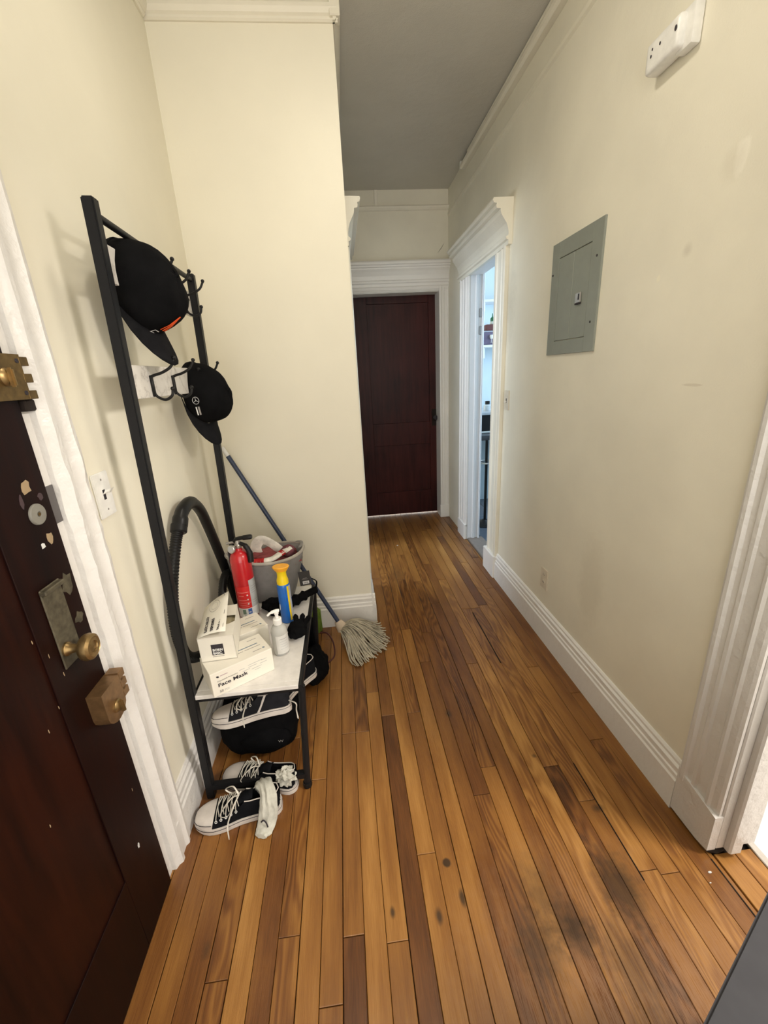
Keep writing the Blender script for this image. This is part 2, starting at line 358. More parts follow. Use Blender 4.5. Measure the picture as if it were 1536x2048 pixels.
# ================================================================== ROOM SHELL
ZC = 2.80
def wall(name, boxes, mat, label):
    bm = B()
    for lo, hi in boxes: abox(bm, lo, hi)
    return struct(link(name, bm, mat), label)
wall('wall_left', [((-0.76, 0.935, 0), (-0.635, 2.30, ZC)), ((-0.76, -1.2, 0), (-0.635, -0.035, ZC)), ((-0.76, -0.035, 2.10), (-0.635, 0.935, ZC))], mw_left,
     'cream plaster wall on the left, behind the coat rack')
wall('wall_front', [((-0.635, 2.172, 0), (0.083, 2.30, ZC))], mw_front, 'cream wall face turned to the camera, beside the hallway')
wall('wall_left_far', [((-0.04, 2.30, 0), (0.083, 2.62, ZC)), ((-0.04, 3.32, 0), (0.083, 3.93, ZC)), ((-0.04, 2.62, 2.06), (0.083, 3.32, ZC))], mw_left, 'far left hallway wall past the cream corner')
wall('wall_right', [((0.99, 0.79, 0), (1.12, 2.75, ZC)), ((0.99, 3.30, 0), (1.082, 3.93, ZC)), ((0.99, 2.75, 2.07), (1.082, 3.30, ZC)),
                    ((0.99, -1.2, 0), (1.12, -0.15, ZC)), ((0.99, -0.15, 2.10), (1.12, 0.79, ZC))], mw_right, 'long cream plaster wall on the right with patched spots')
wall('wall_end', [((-0.04, 3.93, 0), (0.12, 4.12, ZC)), ((0.938, 3.93, 0), (1.12, 4.12, ZC)), ((0.12, 3.93, 2.065), (0.938, 4.12, ZC))], mw_end, 'narrow end wall above and beside the dark door')
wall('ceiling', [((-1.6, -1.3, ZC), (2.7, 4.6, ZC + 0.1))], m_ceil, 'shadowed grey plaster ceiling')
wall('wall_kitchen', [((1.12, 4.40, 0), (2.60, 4.5, ZC)), ((2.55, 2.3, 0), (2.65, 4.5, ZC)), ((1.12, 2.22, 0), (2.6, 2.32, ZC))], m_kwall, 'pale blue kitchen walls beyond the right doorway')
wall('wall_side_room', [((2.5, -1.3, 0), (2.6, 2.22, ZC)), ((1.12, 1.5, 0), (2.6, 1.6, ZC)), ((1.12, -1.3, 0), (2.6, -1.2, ZC))], m_white_room, 'white walls of the lit side room')
wall('wall_left_room', [((-1.5, 2.30, 0), (-1.4, 4.2, ZC)), ((-1.5, 4.1, 0), (-0.04, 4.2, ZC)), ((-1.5, 2.2, 0), (-0.76, 2.3, ZC))], m_white_room, 'walls of the room behind the far left doorway')
bm = B(); abox(bm, (-0.76, -1.3, -0.08), (1.12, 4.2, -0.012)); sub = link('floor', bm, m_sub); struct(sub, 'worn orange oak strip floor of the hallway')
bm = B(); abox(bm, (-1.5, 2.2, -0.08), (-0.76, 4.2, -0.002)); struct(link('floor_left_room', bm, m_enddoor), 'dark floor of the left room')
kf = B(); abox(kf, (1.12, 2.22, -0.08), (2.6, 4.5, -0.006)); kfo = link('floor_kitchen', kf, m_sub); struct(kfo, 'dark tiled kitchen floor')
for i in range(5):
    for j in range(7):
        b_ = B(); abox(b_, (1.125 + i * .3, 2.33 + j * .3, -0.006), (1.42 + i * .3, 2.625 + j * .3, 0.0), 0.0015); link('tile', b_, m_tile_dark, kfo)
sf = B(); abox(sf, (1.12, -1.2, -0.08), (2.5, 1.5, -0.006)); sfo = link('floor_side_room', sf, plain('tile_grout', (0.35, 0.34, 0.33), 0.8)); struct(sfo, 'white tiled floor of the side room')
for i in range(4):
    for j in range(8):
        b_ = B(); abox(b_, (1.125 + i * .3, -0.88 + j * .3, -0.006), (1.421 + i * .3, -0.584 + j * .3, 0.0), 0.0015); link('tile', b_, m_tile_white, sfo)
# ---- floor strips
PW = 0.0573; X0 = 0.003
NEAR = {-11: .45, -10: .5, -9: .4, -8: .42, -7: .66, -6: .34, -5: .5, -4: .55, -3: .5, -2: .42, -1: .64, 0: .66, 1: .2, 2: .64, 3: .5, 4: .62, 5: .36, 6: .3, 7: .66,
        8: .36, 9: .6, 10: .66, 11: .22, 12: .55, 13: .6, 14: .55, 15: .5, 16: .45}
JOINTS = {-8: [0.655], -5: [0.72], -2: [0.70, 1.36], 0: [0.674, 1.58], 2: [0.87, 1.9], 1: [1.43, 2.3], 7: [1.13], 6: [1.03, 2.0], 4: [2.05], 3: [1.43], -1: [1.36, 2.2], 5: [1.75],
          12: [0.96], 8: [2.3], 9: [1.7], 10: [2.6], 11: [1.1, 2.2]}
proto = {}
def plank(x0, x1, y0, y1, tone, dz):
    L = y1 - y0; W = x1 - x0; key = (round(W, 4), round(L, 3))
    if key not in proto:
        b_ = B(); abox(b_, (0, 0, -0.012), (W, L, 0))
        top = [e for e in b_.edges if all(v.co.z > -0.001 for v in e.verts)]
        bmesh.ops.bevel(b_, geom=top, offset=0.0013, segments=1, affect='EDGES')
        me = bpy.data.meshes.new('plank'); b_.to_mesh(me); b_.free(); me.materials.append(m_floor); proto[key] = me
    o = bpy.data.objects.new('plank', proto[key]); C.objects.link(o); o.location = (x0, y0, dz); o.parent = sub
    o['tone'] = max(0.0, min(1.0, tone)); o['seed'] = rnd.random() * 40
for k in range(-12, 18):
    x0 = X0 + k * PW; x1 = x0 + PW
    g0 = 0.0006 + rnd.choice((0, 0, 0.0003, 0.0010)); xa = x0 + g0; xb = x1 - 0.0006
    if k == -12: xa = -0.64
    if k == 17: xb = 0.990
    ys = [-0.6 - rnd.random() * .5]; fixed = sorted(JOINTS.get(k, []))
    cur = ys[0]
    for f in fixed + [4.13]:
        while f - cur > 1.6:
            cur = cur + 0.8 + rnd.random() * 0.7
            if f - cur < 0.3: cur = f - 0.45
            if k in NEAR and fixed and cur < fixed[0] and cur > 0.45: cur = fixed[0] - 0.01; break
            ys.append(cur)
        ys.append(f); cur = f
    ys = sorted(set(round(y, 3) for y in ys)); 
    yy = [ys[0]]
    for y in ys[1:]:
        if y - yy[-1] > 0.12: yy.append(y)
    if yy[-1] < 4.13: yy[-1] = 4.13
    for a, b_ in zip(yy, yy[1:]):
        base = NEAR.get(k, 0.5); t = base if a < 0.9 < b_ or (b_ < 1.0 and b_ > .7) else 0.32 + rnd.random() * 0.28
        if b_ < 0.75 and k in (-2, 0): t = base - 0.22
        if k == 1 and b_ < 1.5: t = 0.2
        if a > 1.0: t -= 0.02
        plank(xa, xb, a + 0.0009, b_ - 0.0009, t, rnd.uniform(-0.0006, 0.0004))
for (x0, x1, y0, y1, t) in ((0.995, 1.055, -0.15, 0.755, .62), (1.057, 1.112, -0.15, 0.755, .68)): plank(x0, x1, y0, y1, t, 0.001)
bm = B(); abox(bm, (1.112, -0.15, -0.004), (1.135, 0.78, 0.006), 0.002); struct(link('trim_1', bm, m_steel), 'metal threshold strip at the side room')
bm = B(); abox(bm, (0.995, 2.75, -0.012), (1.13, 3.30, 0.012), 0.004); struct(link('trim_2', bm, plain('worn_grey_sill', (0.22, 0.18, 0.15), 0.5)), 'worn grey sill of the kitchen doorway')
# dark open seams between strips
for (x0, y0, x1, y1, w_) in ((0.686, 1.68, 0.690, 2.15, .006), (0.748, 0.72, 0.748, 1.10, .006), (0.9755, -0.1, 0.9765, 0.745, .006)):
    b_ = B(); abox(b_, (x0, y0, -0.002), (x1 + w_ - .004, y1, 0.0012)); s_ = link('open_seam', b_, m_sub, sub)
# paint flecks
for (x, y, r_) in ((0.945, 0.714, 0.006), (0.925, 0.69, .003), (0.376, 3.28, 0.008)):
    b_ = B(); lathe(b_, [(r_, 0), (r_ * .9, 0.0015)], (x, y, 0), seg=7, sy=0.5); link('paint_fleck', b_, m_label, sub)
# ---- baseboards
BBP = [(0, 0), (0.022, 0), (0.022, 0.116), (0.017, 0.122), (0.017, 0.136), (0.0125, 0.140), (0.0125, 0.153), (0.0155, 0.157), (0.0155, 0.163), (0.009, 0.170), (0.009, 0.180), (0.004, 0.187), (0, 0.188)]
bm = B(); prism(bm, BBP, (0.99, 0.90, 0), (-1, 0, 0), (0, 0, 1), (0, 1, 0), 1.66)
struct(link('baseboard_right', bm, m_trim), 'tall white beaded baseboard along the right wall')
bm = B(); prism(bm, BBP, (-0.633, 2.172, 0), (0, -1, 0), (0, 0, 1), (1, 0, 0), 0.735)
struct(link('baseboard_front', bm, m_trim), 'white beaded baseboard under the cream corner wall')
bm = B(); prism(bm, BBP, (-0.635, 0.945, 0), (1, 0, 0), (0, 0, 1), (0, 1, 0), 1.21)
struct(link('baseboard_left', bm, m_trim_old), 'scuffed white baseboard behind the coat rack')
bm = B(); prism(bm, BBP, (0.083, 2.150, 0), (1, 0, 0), (0, 0, 1), (0, 1, 0), 0.33)
struct(link('baseboard_corner', bm, m_trim), 'short white baseboard round the cream corner')
# ---- casing profile (a across, b out)
def casing_poly(wd, d=0.022):
    s = wd / 0.13
    p = [(0, 0), (0, d), (0.008, d + .004), (0.018, d + .004), (0.024, d - .004), (0.036, d - .006), (0.042, d - .001), (0.052, d - .001), (0.057, d - .007), (0.085, d - .007), (0.092, d - .001), (0.100, d), (0.106, d - .006), (0.122, d - .008), (0.13, d - .012), (0.13, 0)]
    return [(a * s, b) for a, b in p]
CROWN = [(0, 0), (0.022, 0), (0.022, 0.02), (0.034, 0.025), (0.036, 0.035), (0.024, 0.042), (0.022, 0.055), (0.026, 0.075), (0.036, 0.10), (0.052, 0.122), (0.066, 0.142), (0.070, 0.155), (0.070, 0.165),
         (0.092, 0.168), (0.096, 0.180), (0.092, 0.190), (0.108, 0.193), (0.114, 0.206), (0.110, 0.216), (0, 0.218)]
# right near doorway
d2 = sthing('trim_3', 'thick painted white casing of the near right doorway', (0.99, 0.82, 0))
bm = B(); prism(bm, [(-a, b) for a, b in casing_poly(0.135, 0.020)], (0.99, 0.895, 0.15), (0, 1, 0), (-1, 0, 0), (0, 0, 1), 1.95); link('casing', bm, m_trim_old, d2)
bm = B(); abox(bm, (0.992, 0.756, 0.02), (1.125, 0.80, 2.1), 0.004); abox(bm, (1.02, 0.735, 0.02), (1.06, 0.76, 2.1), 0.005); link('jamb', bm, m_trim_old, d2)
bm = B()
prism(bm, [(0, 0.012), (0, 0.186), (-0.03, 0.172), (-0.142, 0.152), (-0.142, 0.02), (-0.10, 0.012)], (0.968, 0.898, 0), (0, 1, 0), (0, 0, 1), (1, 0, 0), 0.026)
link('plinth', bm, m_trim_old, d2)
bm = B(); blob(bm, (1.01, 0.765, 0.012), (0.034, 0.014, 0.012), 0.3, 5, 2, 3.0); link('rotted_gap', bm, m_sub, d2)
bm = B(); abox(bm, (0.965, -0.15, 2.09), (1.12, 0.90, 2.22), 0.006); link('head_casing', bm, m_trim_old, d2)
# far right doorway
d3 = sthing('trim_4', 'white casing with a projecting crown around the kitchen doorway', (0.99, 3.0, 0))
bm = B(); prism(bm, [(a, b) for a, b in casing_poly(0.20, 0.022)], (0.99, 2.555, 0.0), (0, 1, 0), (-1, 0, 0), (0, 0, 1), 2.05); link('casing', bm, m_cream_trim, d3)
bm = B(); prism(bm, [(-a, b) for a, b in casing_poly(0.20, 0.022)], (0.99, 3.485, 0.12), (0, 1, 0), (-1, 0, 0), (0, 0, 1), 1.93); link('casing', bm, m_trim, d3)
bm = B(); abox(bm, (0.955, 2.552, 0), (0.99, 2.76, 0.165), 0.004); link('plinth', bm, m_trim, d3)
bm = B(); abox(bm, (0.962, 3.285, 0), (0.99, 3.488, 0.14), 0.004); link('plinth', bm, m_trim, d3)
bm = B(); prism(bm, CROWN, (0.99, 2.52, 2.045), (-1, 0, 0), (0, 0, 1), (0, 1, 0), 1.0); link('crown', bm, m_cream_trim, d3)
bm = B(); abox(bm, (0.992, 2.742, 0), (1.122, 2.765, 2.07), 0.002); link('jamb', bm, m_trim, d3)
bm = B(); abox(bm, (0.992, 3.285, 0), (1.082, 3.31, 2.07), 0.002); abox(bm, (1.03, 3.272, 0), (1.052, 3.29, 2.07), 0.003)
abox(bm, (1.078, 3.266, 0), (1.094, 3.34, 2.07), 0.004); link('jamb', bm, m_kwhite, d3)
bm = B(); abox(bm, (0.992, 2.75, 2.05), (1.084, 3.30, 2.075), 0.002); link('head_jamb', bm, m_trim, d3)
for z in (1.80, 1.68):
    bm = B(); abox(bm, (1.06, 3.275, z - .03), (1.080, 3.290, z + .03), 0.003); link('hinge', bm, plain('grey_painted_hinge', (0.38, 0.40, 0.42), 0.4), d3)
# far left doorway
d4 = sthing('trim_5', 'cream casing with a projecting crown behind the cream corner', (0.083, 2.9, 0))
bm = B(); prism(bm, casing_poly(0.13, 0.016), (0.083, 2.49, 0.0), (0, 1, 0), (1, 0, 0), (0, 0, 1), 2.05); link('casing', bm, m_cream_trim, d4)
bm = B(); prism(bm, [(-a, b) for a, b in casing_poly(0.13, 0.016)], (0.083, 3.45, 0.0), (0, 1, 0), (1, 0, 0), (0, 0, 1), 2.05); link('casing', bm, m_trim, d4)
bm = B(); prism(bm, [(p * 0.78, z) for p, z in CROWN], (0.083, 2.47, 2.045), (1, 0, 0), (0, 0, 1), (0, 1, 0), 1.0); link('crown', bm, m_cream_trim, d4)
bm = B(); abox(bm, (-0.04, 2.60, 0), (0.083, 2.625, 2.06)); abox(bm, (-0.04, 3.315, 0), (0.083, 3.335, 2.06)); link('jamb', bm, m_trim, d4)
# end door
d5 = sthing('trim_6', 'white casing and deep moulded head of the dark end door', (0.53, 3.93, 0))
bm = B(); prism(bm, [(a, b) for a, b in casing_poly(0.105, 0.022)], (0.905, 3.93, 0.12), (1, 0, 0), (0, -1, 0), (0, 0, 1), 1.98); link('casing', bm, m_trim, d5)
bm = B(); abox(bm, (0.90, 3.900, 0), (0.99, 3.93, 0.13), 0.004); link('plinth', bm, m_trim, d5)
bm = B(); prism(bm, [(-a, b) for a, b in casing_poly(0.07, 0.022)], (0.155, 3.93, 0.0), (1, 0, 0), (0, -1, 0), (0, 0, 1), 2.1); link('casing', bm, m_trim, d5)
HEAD = [(0, 0), (0.014, 0), (0.020, 0.008), (0.012, 0.016), (0.020, 0.024), (0.024, 0.034), (0.016, 0.042), (0.016, 0.062), (0.030, 0.068), (0.030, 0.080), (0.024, 0.090), (0.030, 0.12), (0.046, 0.15), (0.060, 0.166), (0.060, 0.176), (0.074, 0.180), (0.074, 0.190), (0.086, 0.196), (0.086, 0.212), (0.08, 0.222), (0, 0.226)]
bm = B(); prism(bm, HEAD, (0.083, 3.93, 2.065), (0, -1, 0), (0, 0, 1), (1, 0, 0), 0.91); link('head_moulding', bm, m_trim, d5)
bm = B(); abox(bm, (0.905, 3.93, 0), (0.940, 4.10, 2.07)); abox(bm, (0.12, 3.93, 0), (0.15, 4.10, 2.07)); abox(bm, (0.12, 3.93, 2.06), (0.94, 4.10, 2.075)); link('jamb', bm, m_trim, d5)
door2 = sthing('door_2', 'closed dark red-brown two-panel door at the hallway end', (0.53, 4.09, 0))
bm = B()
for lo, hi in (((0.13, 4.082, 0.012), (0.283, 4.12, 2.062)), ((0.842, 4.082, 0.012), (0.936, 4.12, 2.062)), ((0.283, 4.082, 2.0), (0.842, 4.12, 2.062)), ((0.283, 4.082, 0.73), (0.842, 4.12, 0.945)), ((0.283, 4.082, 0.012), (0.842, 4.12, 0.25))): abox(bm, lo, hi, 0.002)
link('door_frame', bm, m_enddoor, door2)
for z0, z1 in ((0.945, 2.0), (0.25, 0.73)):
    bm = B(); abox(bm, (0.283, 4.098, z0), (0.842, 4.11, z1)); link('door_panel', bm, m_enddoor, door2)
bm = B(); abox(bm, (0.862, 4.078, 0.90), (0.912, 4.083, 1.06), 0.002); link('lock_plate', bm, m_sub, door2)
bm = B(); lathe(bm, [(0.008, 0), (0.008, 0.025), (0.02, 0.03), (0.024, 0.042), (0.018, 0.052), (0.0, 0.055)], (0.887, 4.078, 0.98), (0, -1, 0), 16, cap1=False); link('knob', bm, m_ink, door2, True)
# picture rails, wall ridges, cornice
def trimpiece(name, label, mat, fn):
    b_ = B(); fn(b_); return struct(link(name, b_, mat), label)
RAIL = [(0, 0), (0.012, 0.004), (0.026, 0.016), (0.030, 0.024), (0.024, 0.032), (0.010, 0.036), (0, 0.036)]
trimpiece('trim_7', 'cream picture rail across the end wall', m_cream_trim, lambda b_: prism(b_, RAIL, (0.083, 3.93, 2.655), (0, -1, 0), (0, 0, 1), (1, 0, 0), 0.91))
trimpiece('trim_8', 'thin vertical batten above the end picture rail', m_cream_trim, lambda b_: abox(b_, (0.385, 3.92, 2.69), (0.412, 3.93, 2.80), 0.003))
CORN = [(0, 0), (0.008, 0), (0.014, 0.006), (0.014, 0.014), (0.022, 0.020), (0.030, 0.034), (0.030, 0.046), (0.020, 0.052), (0.014, 0.068), (0, 0.07)]
trimpiece('trim_9', 'cream moulding at the top of the cream corner wall', m_cream_trim, lambda b_: (prism(b_, CORN, (-0.635, 2.172, 2.732), (0, -1, 0), (0, 0, 1), (1, 0, 0), 0.738), prism(b_, CORN, (0.083, 2.150, 2.732), (1, 0, 0), (0, 0, 1), (0, 1, 0), 1.78), abox(b_, (0.070, 2.1435, 2.742), (0.1125, 2.20, 2.80), 0.003)))
trimpiece('trim_10', 'cream moulding along the top of the left wall', m_cream_trim, lambda b_: prism(b_, CORN, (-0.635, -1.2, 2.732), (1, 0, 0), (0, 0, 1), (0, 1, 0), 3.35))
trimpiece('trim_11', 'low ridge running along the upper right wall', mw_right, lambda b_: prism(b_, [(0, 0), (0.010, 0.006), (0.012, 0.020), (0.010, 0.030), (0, 0.036)], (0.99, -1.2, 2.60), (-1, 0, 0), (0, 0, 1), (0, 1, 0), 5.1))  # shallow raised strip in the wall paint, below the raceway
bm = B(); tube(bm, [(0.900, 3.9295, 2.350), (0.928, 3.9285, 2.382), (0.952, 3.9295, 2.415)], [.002, .006, .003], 6, flat=.3); link('scraped_mark', bm, plain('olive_scrape', (0.30, 0.29, 0.20), .7), bpy.data.objects['wall_end'])
# ================================================================== ENTRY DOOR (left)
door = sthing('door_1', 'dark brown wooden entry door with old brass locks', (-0.64, 0.45, 0))
bm = B()
for lo, hi in (((-0.662, 0.745, 0.008), (-0.622, 0.895, 2.06)), ((-0.662, -0.005, 0.008), (-0.622, 0.14, 2.06)), ((-0.662, 0.14, 1.90), (-0.622, 0.745, 2.06)), ((-0.662, 0.14, 0.008), (-0.622, 0.745, 0.26))): abox(bm, lo, hi, 0.001)
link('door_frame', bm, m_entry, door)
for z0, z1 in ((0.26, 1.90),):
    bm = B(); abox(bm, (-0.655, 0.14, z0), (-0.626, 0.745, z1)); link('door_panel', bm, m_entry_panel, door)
bm = B(); lathe(bm, [(0.0215, 0), (0.0215, 0.003), (0.020, 0.005), (0.006, 0.006), (0.003, 0.002)], (-0.622, 0.848, 1.180), (1, 0, 0), 28); link('peephole_disc', bm, plain('dull_grey_nylon', (0.22, 0.21, 0.18), 0.5), door, True)
bm = B(); lathe(bm, [(0.0035, 0), (0.0035, 0.001)], (-0.6165, 0.848, 1.180), (1, 0, 0), 10); link('peephole', bm, m_brass_dk, door)
def chip(yc, zc, ry, rz, seed, n=11, nm='paint_chip', mt=None):
    rr = random.Random(seed); pts = []
    for i in range(n):
        a = 2 * math.pi * i / n; s = 0.6 + 0.45 * rr.random(); pts.append((-0.6220, yc + math.cos(a) * ry * s, zc + math.sin(a) * rz * s))
    b_ = B(); poly_plate(b_, pts, 0.0006, (1, 0, 0)); return link(nm, b_, mt or plain('bare_tan_wood', (0.40, 0.29, 0.17), 0.7), door)
m_tan = plain('bare_tan_wood', (0.36, 0.26, 0.15), 0.7); m_purp = plain('faded_purple_paint', (0.06, 0.035, 0.04), 0.6)
chip(0.843, 1.236, 0.014, 0.017, 1, mt=m_tan); chip(0.862, 1.124, 0.009, 0.016, 2, mt=m_tan); chip(0.838, 1.116, 0.007, 0.007, 3, mt=m_label)
chip(0.822, 1.215, 0.006, 0.018, 4, mt=m_purp); chip(0.872, 1.21, 0.008, 0.008, 5, mt=m_purp); chip(0.82, 0.274, 0.004, 0.010, 6, mt=m_label)
chip(0.868, 1.015, 0.020, 0.030, 8, mt=m_oldplate); chip(0.872, 0.93, 0.018, 0.016, 9, mt=m_oldplate)
for (y, z) in ((0.735, 0.96), (0.76, 0.91), (0.78, 0.85), (0.70, 0.78), (0.74, 0.80), (0.86, 0.42), (0.63, 0.62)): chip(y, z, 0.0012, 0.006, int(y * 1000), 6, mt=m_tan)
bm = B(); obox(bm, (-0.622, 0.786, 0.855), (0, 1, 0), (0, 0, 1), (1, 0, 0), 0.060, 0.185, 0.004, 0.0015)
obox(bm, (-0.622, 0.786, 1.028), (0, 1, 0), (0, 0, 1), (1, 0, 0), 0.060, 0.010, 0.014, 0.002); link('lock_plate', bm, m_oldplate, door)
bm = B(); lathe(bm, [(0.015, 0), (0.015, 0.006), (0.010, 0.012), (0.0085, 0.030), (0.011, 0.034), (0.024, 0.036), (0.0275, 0.040), (0.029, 0.046), (0.027, 0.054), (0.021, 0.058), (0.020, 0.057), (0.013, 0.058), (0.012, 0.055), (0.006, 0.056), (0.0, 0.057)], (-0.620, 0.803, 0.895), (1, 0, 0), 32, cap1=False)
link('door_knob', bm, m_brass, door, True)
def rim_lock(y0, z0, y1, z1, t, mat, rounded):
    bm = B(); n = 8; pts = []
    if rounded:
        c = ((y0 + y1 - 0.02) / 2, z0 + 0.032); rr = (y1 - 0.02 - y0) / 2
        for i in range(n + 1):
            a = math.pi + math.pi * i / n; pts.append((c[0] + rr * math.cos(a), c[1] + 0.032 * math.sin(a)))
        pts += [(y1 - 0.02, z1), (y0, z1)]
    else: pts = [(y0, z0), (y1 - 0.02, z0), (y1 - 0.02, z1), (y0, z1)]
    prism(bm, pts, (-0.622, 0, 0), (0, 1, 0), (0, 0, 1), (1, 0, 0), t)
    o = link('rim_lock', bm, mat, door)
    h = z1 - z0
    for i in range(3):
        za = (z0 if not rounded else z0 + .03) + (h if not rounded else h - .03) * (i * 0.375); 
        b_ = B(); abox(b_, (-0.620, y1 - 0.024, za), (-0.622 + t + 0.0006, y1, za + h * 0.2), 0.001); link('knuckle', b_, mat, o)
    b_ = B(); lathe(b_, [(0.016, 0), (0.016, 0.004), (0.012, 0.008), (0.006, 0.009)], (-0.622 + t, (y0 + y1 - .02) / 2, (z0 + z1) / 2 - (0.012 if rounded else 0)), (1, 0, 0), 20); link('cylinder', b_, m_brass, o, True)
    b_ = B(); obox(b_, (-0.622 + t + .006, (y0 + y1 - .02) / 2 - 0.004, (z0 + z1) / 2 - 0.018 - (0.012 if rounded else 0)), (0, 1, 0), (0, 0, 1), (1, 0, 0), 0.008, 0.034, 0.012, 0.003, 2); link('thumb_turn', b_, m_brass, o)
    for (yy, zz) in ((y0 + 0.008, z0 + .012), (y1 - 0.03, z0 + 0.012), (y1 - 0.03, z1 - 0.012)):
        if rounded: continue
        b_ = B(); lathe(b_, [(0.0045, 0), (0.004, 0.0015)], (-0.622 + t, yy, zz), (1, 0, 0), 10); link('screw', b_, m_ink, o)
rim_lock(0.800, 1.398, 0.924, 1.480, 0.020, m_brass_dk, False)
rim_lock(0.812, 0.660, 0.910, 0.758, 0.034, m_bronze, True)
# frame of the entry door
fr = sthing('trim_12', 'thickly painted chipped white casing beside the entry door', (-0.635, 0.98, 0))
bm = B()
prism(bm, [(0, 0), (0, 0.016), (0.012, 0.020), (0.020, 0.030), (0.032, 0.030), (0.038, 0.022), (0.055, 0.018), (0.066, 0.022), (0.076, 0.030), (0.088, 0.028), (0.096, 0.016), (0.104, 0.010), (0.104, 0)], (-0.635, 0.928, 0.0), (0, 1, 0), (1, 0, 0), (0, 0, 1), 2.20)
ed = [e for e in bm.edges if abs(e.verts[0].co.z - e.verts[1].co.z) > 1]
bmesh.ops.subdivide_edges(bm, edges=ed, cuts=90)
for v in bm.verts:
    q = Vector((v.co.y * 30, v.co.z * 14, 0)); a = 0.0014
    if 1.0 < v.co.z < 1.35: a = 0.0055
    d_ = noise.noise(q) * a + noise.noise(q * 3) * a * .5
    if v.co.x > -0.63: v.co.x += d_
    if v.co.y < 0.94 or v.co.y > 1.02: v.co.y += noise.noise(Vector((0, v.co.y, v.co.z * 22))) * 0.0025
link('casing', bm, m_trim_old, fr, True)
bm = B(); abox(bm, (-0.70, 0.900, 0), (-0.632, 0.935, 2.12)); link('jamb', bm, m_trim_old, fr)
bm = B(); abox(bm, (-0.70, -0.04, 2.07), (-0.632, 0.935, 2.12)); abox(bm, (-0.64, -0.12, 2.11), (-0.612, 1.03, 2.22), 0.004); link('head_casing', bm, m_trim_old, fr)
bm = B(); abox(bm, (-0.70, -0.045, 0), (-0.632, -0.01, 2.12)); link('jamb', bm, m_trim_old, fr)
bm = B(); abox(bm, (-0.634, 0.9035, 1.140), (-0.6295, 0.9275, 1.222), 0.0005); link('strike_plate', bm, plain('shade_grey_strike', (0.13, 0.12, 0.12), 0.6, 0.2), fr)  # flush plate; its dark grey paints in the shade of the strike recess
bm = B(); abox(bm, (-0.634, 0.902, 1.375), (-0.6155, 0.932, 1.398), 0.003); link('strike_hole', bm, m_sub, fr)
# ================================================================== WALL FITTINGS
t = thing('light_switch', 'white toggle light switch on the left wall beside the door casing', 'switch', (-0.635, 1.10, 1.15))
bm = B(); obox(bm, (-0.635, 1.064, 1.093), (0, 1, 0), (0, 0, 1), (1, 0, 0), 0.072, 0.115, 0.006, 0.002, 2); link('cover_plate', bm, m_white, t)
bm = B(); obox(bm, (-0.6295, 1.094, 1.138), (0, 1, 0), (0, 0, 1), (1, 0, 0), 0.011, 0.026, 0.0008); link('toggle_slot', bm, m_ink, t)
bm = B(); obox(bm, (-0.630, 1.0955, 1.152), (0, 1, 0), (0.6, 0, 0.8), (1, 0, 0.3), 0.008, 0.012, 0.018, 0.002); link('toggle', bm, m_white, t)
for z in (1.112, 1.190):
    bm = B(); lathe(bm, [(0.003, 0), (0.0025, 0.001)], (-0.629, 1.0995, z), (1, 0, 0), 8); link('screw', bm, m_inkgrey, t)
t = thing('light_switch', 'small white light switch on the right wall beside the kitchen doorway', 'switch', (0.99, 2.50, 1.22))
bm = B(); obox(bm, (0.984, 2.462, 1.163), (0, 1, 0), (0, 0, 1), (1, 0, 0), 0.072, 0.115, 0.006, 0.002, 2); link('cover_plate', bm, m_outlet, t)
bm = B(); obox(bm, (0.9832, 2.493, 1.205), (0, 1, 0), (0, 0, 1), (1, 0, 0), 0.011, 0.026, 0.0012); link('toggle_slot', bm, m_ink, t)
bm = B(); obox(bm, (0.970, 2.4945, 1.204), (0, 1, 0), (0, 0, 1), (1, 0, 0.25), 0.008, 0.010, 0.014, 0.002); link('toggle', bm, m_white, t)
t = thing('wall_outlet', 'cream double wall outlet low on the right wall', 'outlet', (0.99, 1.88, 0.34))
bm = B(); obox(bm, (0.984, 1.842, 0.283), (0, 1, 0), (0, 0, 1), (1, 0, 0), 0.072, 0.115, 0.006, 0.002, 2); link('cover_plate', bm, m_outlet, t)
for z in (0.320, 0.362):
    bm = B(); lathe(bm, [(0.016, 0), (0.016, 0.002)], (0.984, 1.878, z), (-1, 0, 0), 18, sy=0.85); o = link('socket', bm, m_outlet, t)
    for dy in (-0.006, 0.006):
        b_ = B(); abox(b_, (0.9815, 1.878 + dy - .001, z - .002), (0.9822, 1.878 + dy + .001, z + .006)); link('slot', b_, m_ink, o)
# breaker panel
t = thing('breaker_panel', 'grey metal electrical breaker panel set in the right wall', 'panel', (0.99, 1.83, 1.60))
y0, y1, z0, z1 = 1.638, 2.018, 1.452, 1.905; a0, a1, b0, b1 = 1.708, 1.955, 1.508, 1.842
bm = B()
for lo, hi in (((0.982, y0, z0), (0.992, a0, z1)), ((0.982, a1, z0), (0.992, y1, z1)), ((0.982, a0, z0), (0.992, a1, b0)), ((0.982, a0, b1), (0.992, a1, z1))): abox(bm, lo, hi, 0.001)
link('panel_frame', bm, m_panelgrey, t)
bm = B(); abox(bm, (0.984, a0 + .0025, b0 + .0025), (0.991, 1.832, b1 - .0025), 0.0015); abox(bm, (0.9825, 1.8325, b0 + .0025), (0.991, a1 - .0025, b1 - .0025), 0.0015); dr = link('panel_door', bm, m_panelgrey, t)
bm = B(); abox(bm, (0.977, 1.752, 1.640), (0.984, 1.792, 1.680), 0.003); link('latch', bm, m_steel, dr)
bm = B(); abox(bm, (0.9755, 1.760, 1.652), (0.9775, 1.768, 1.674), 0.0005); abox(bm, (0.9775, 1.752, 1.636), (0.983, 1.792, 1.641), 0.0005); link('latch_slot', bm, m_ink, dr)
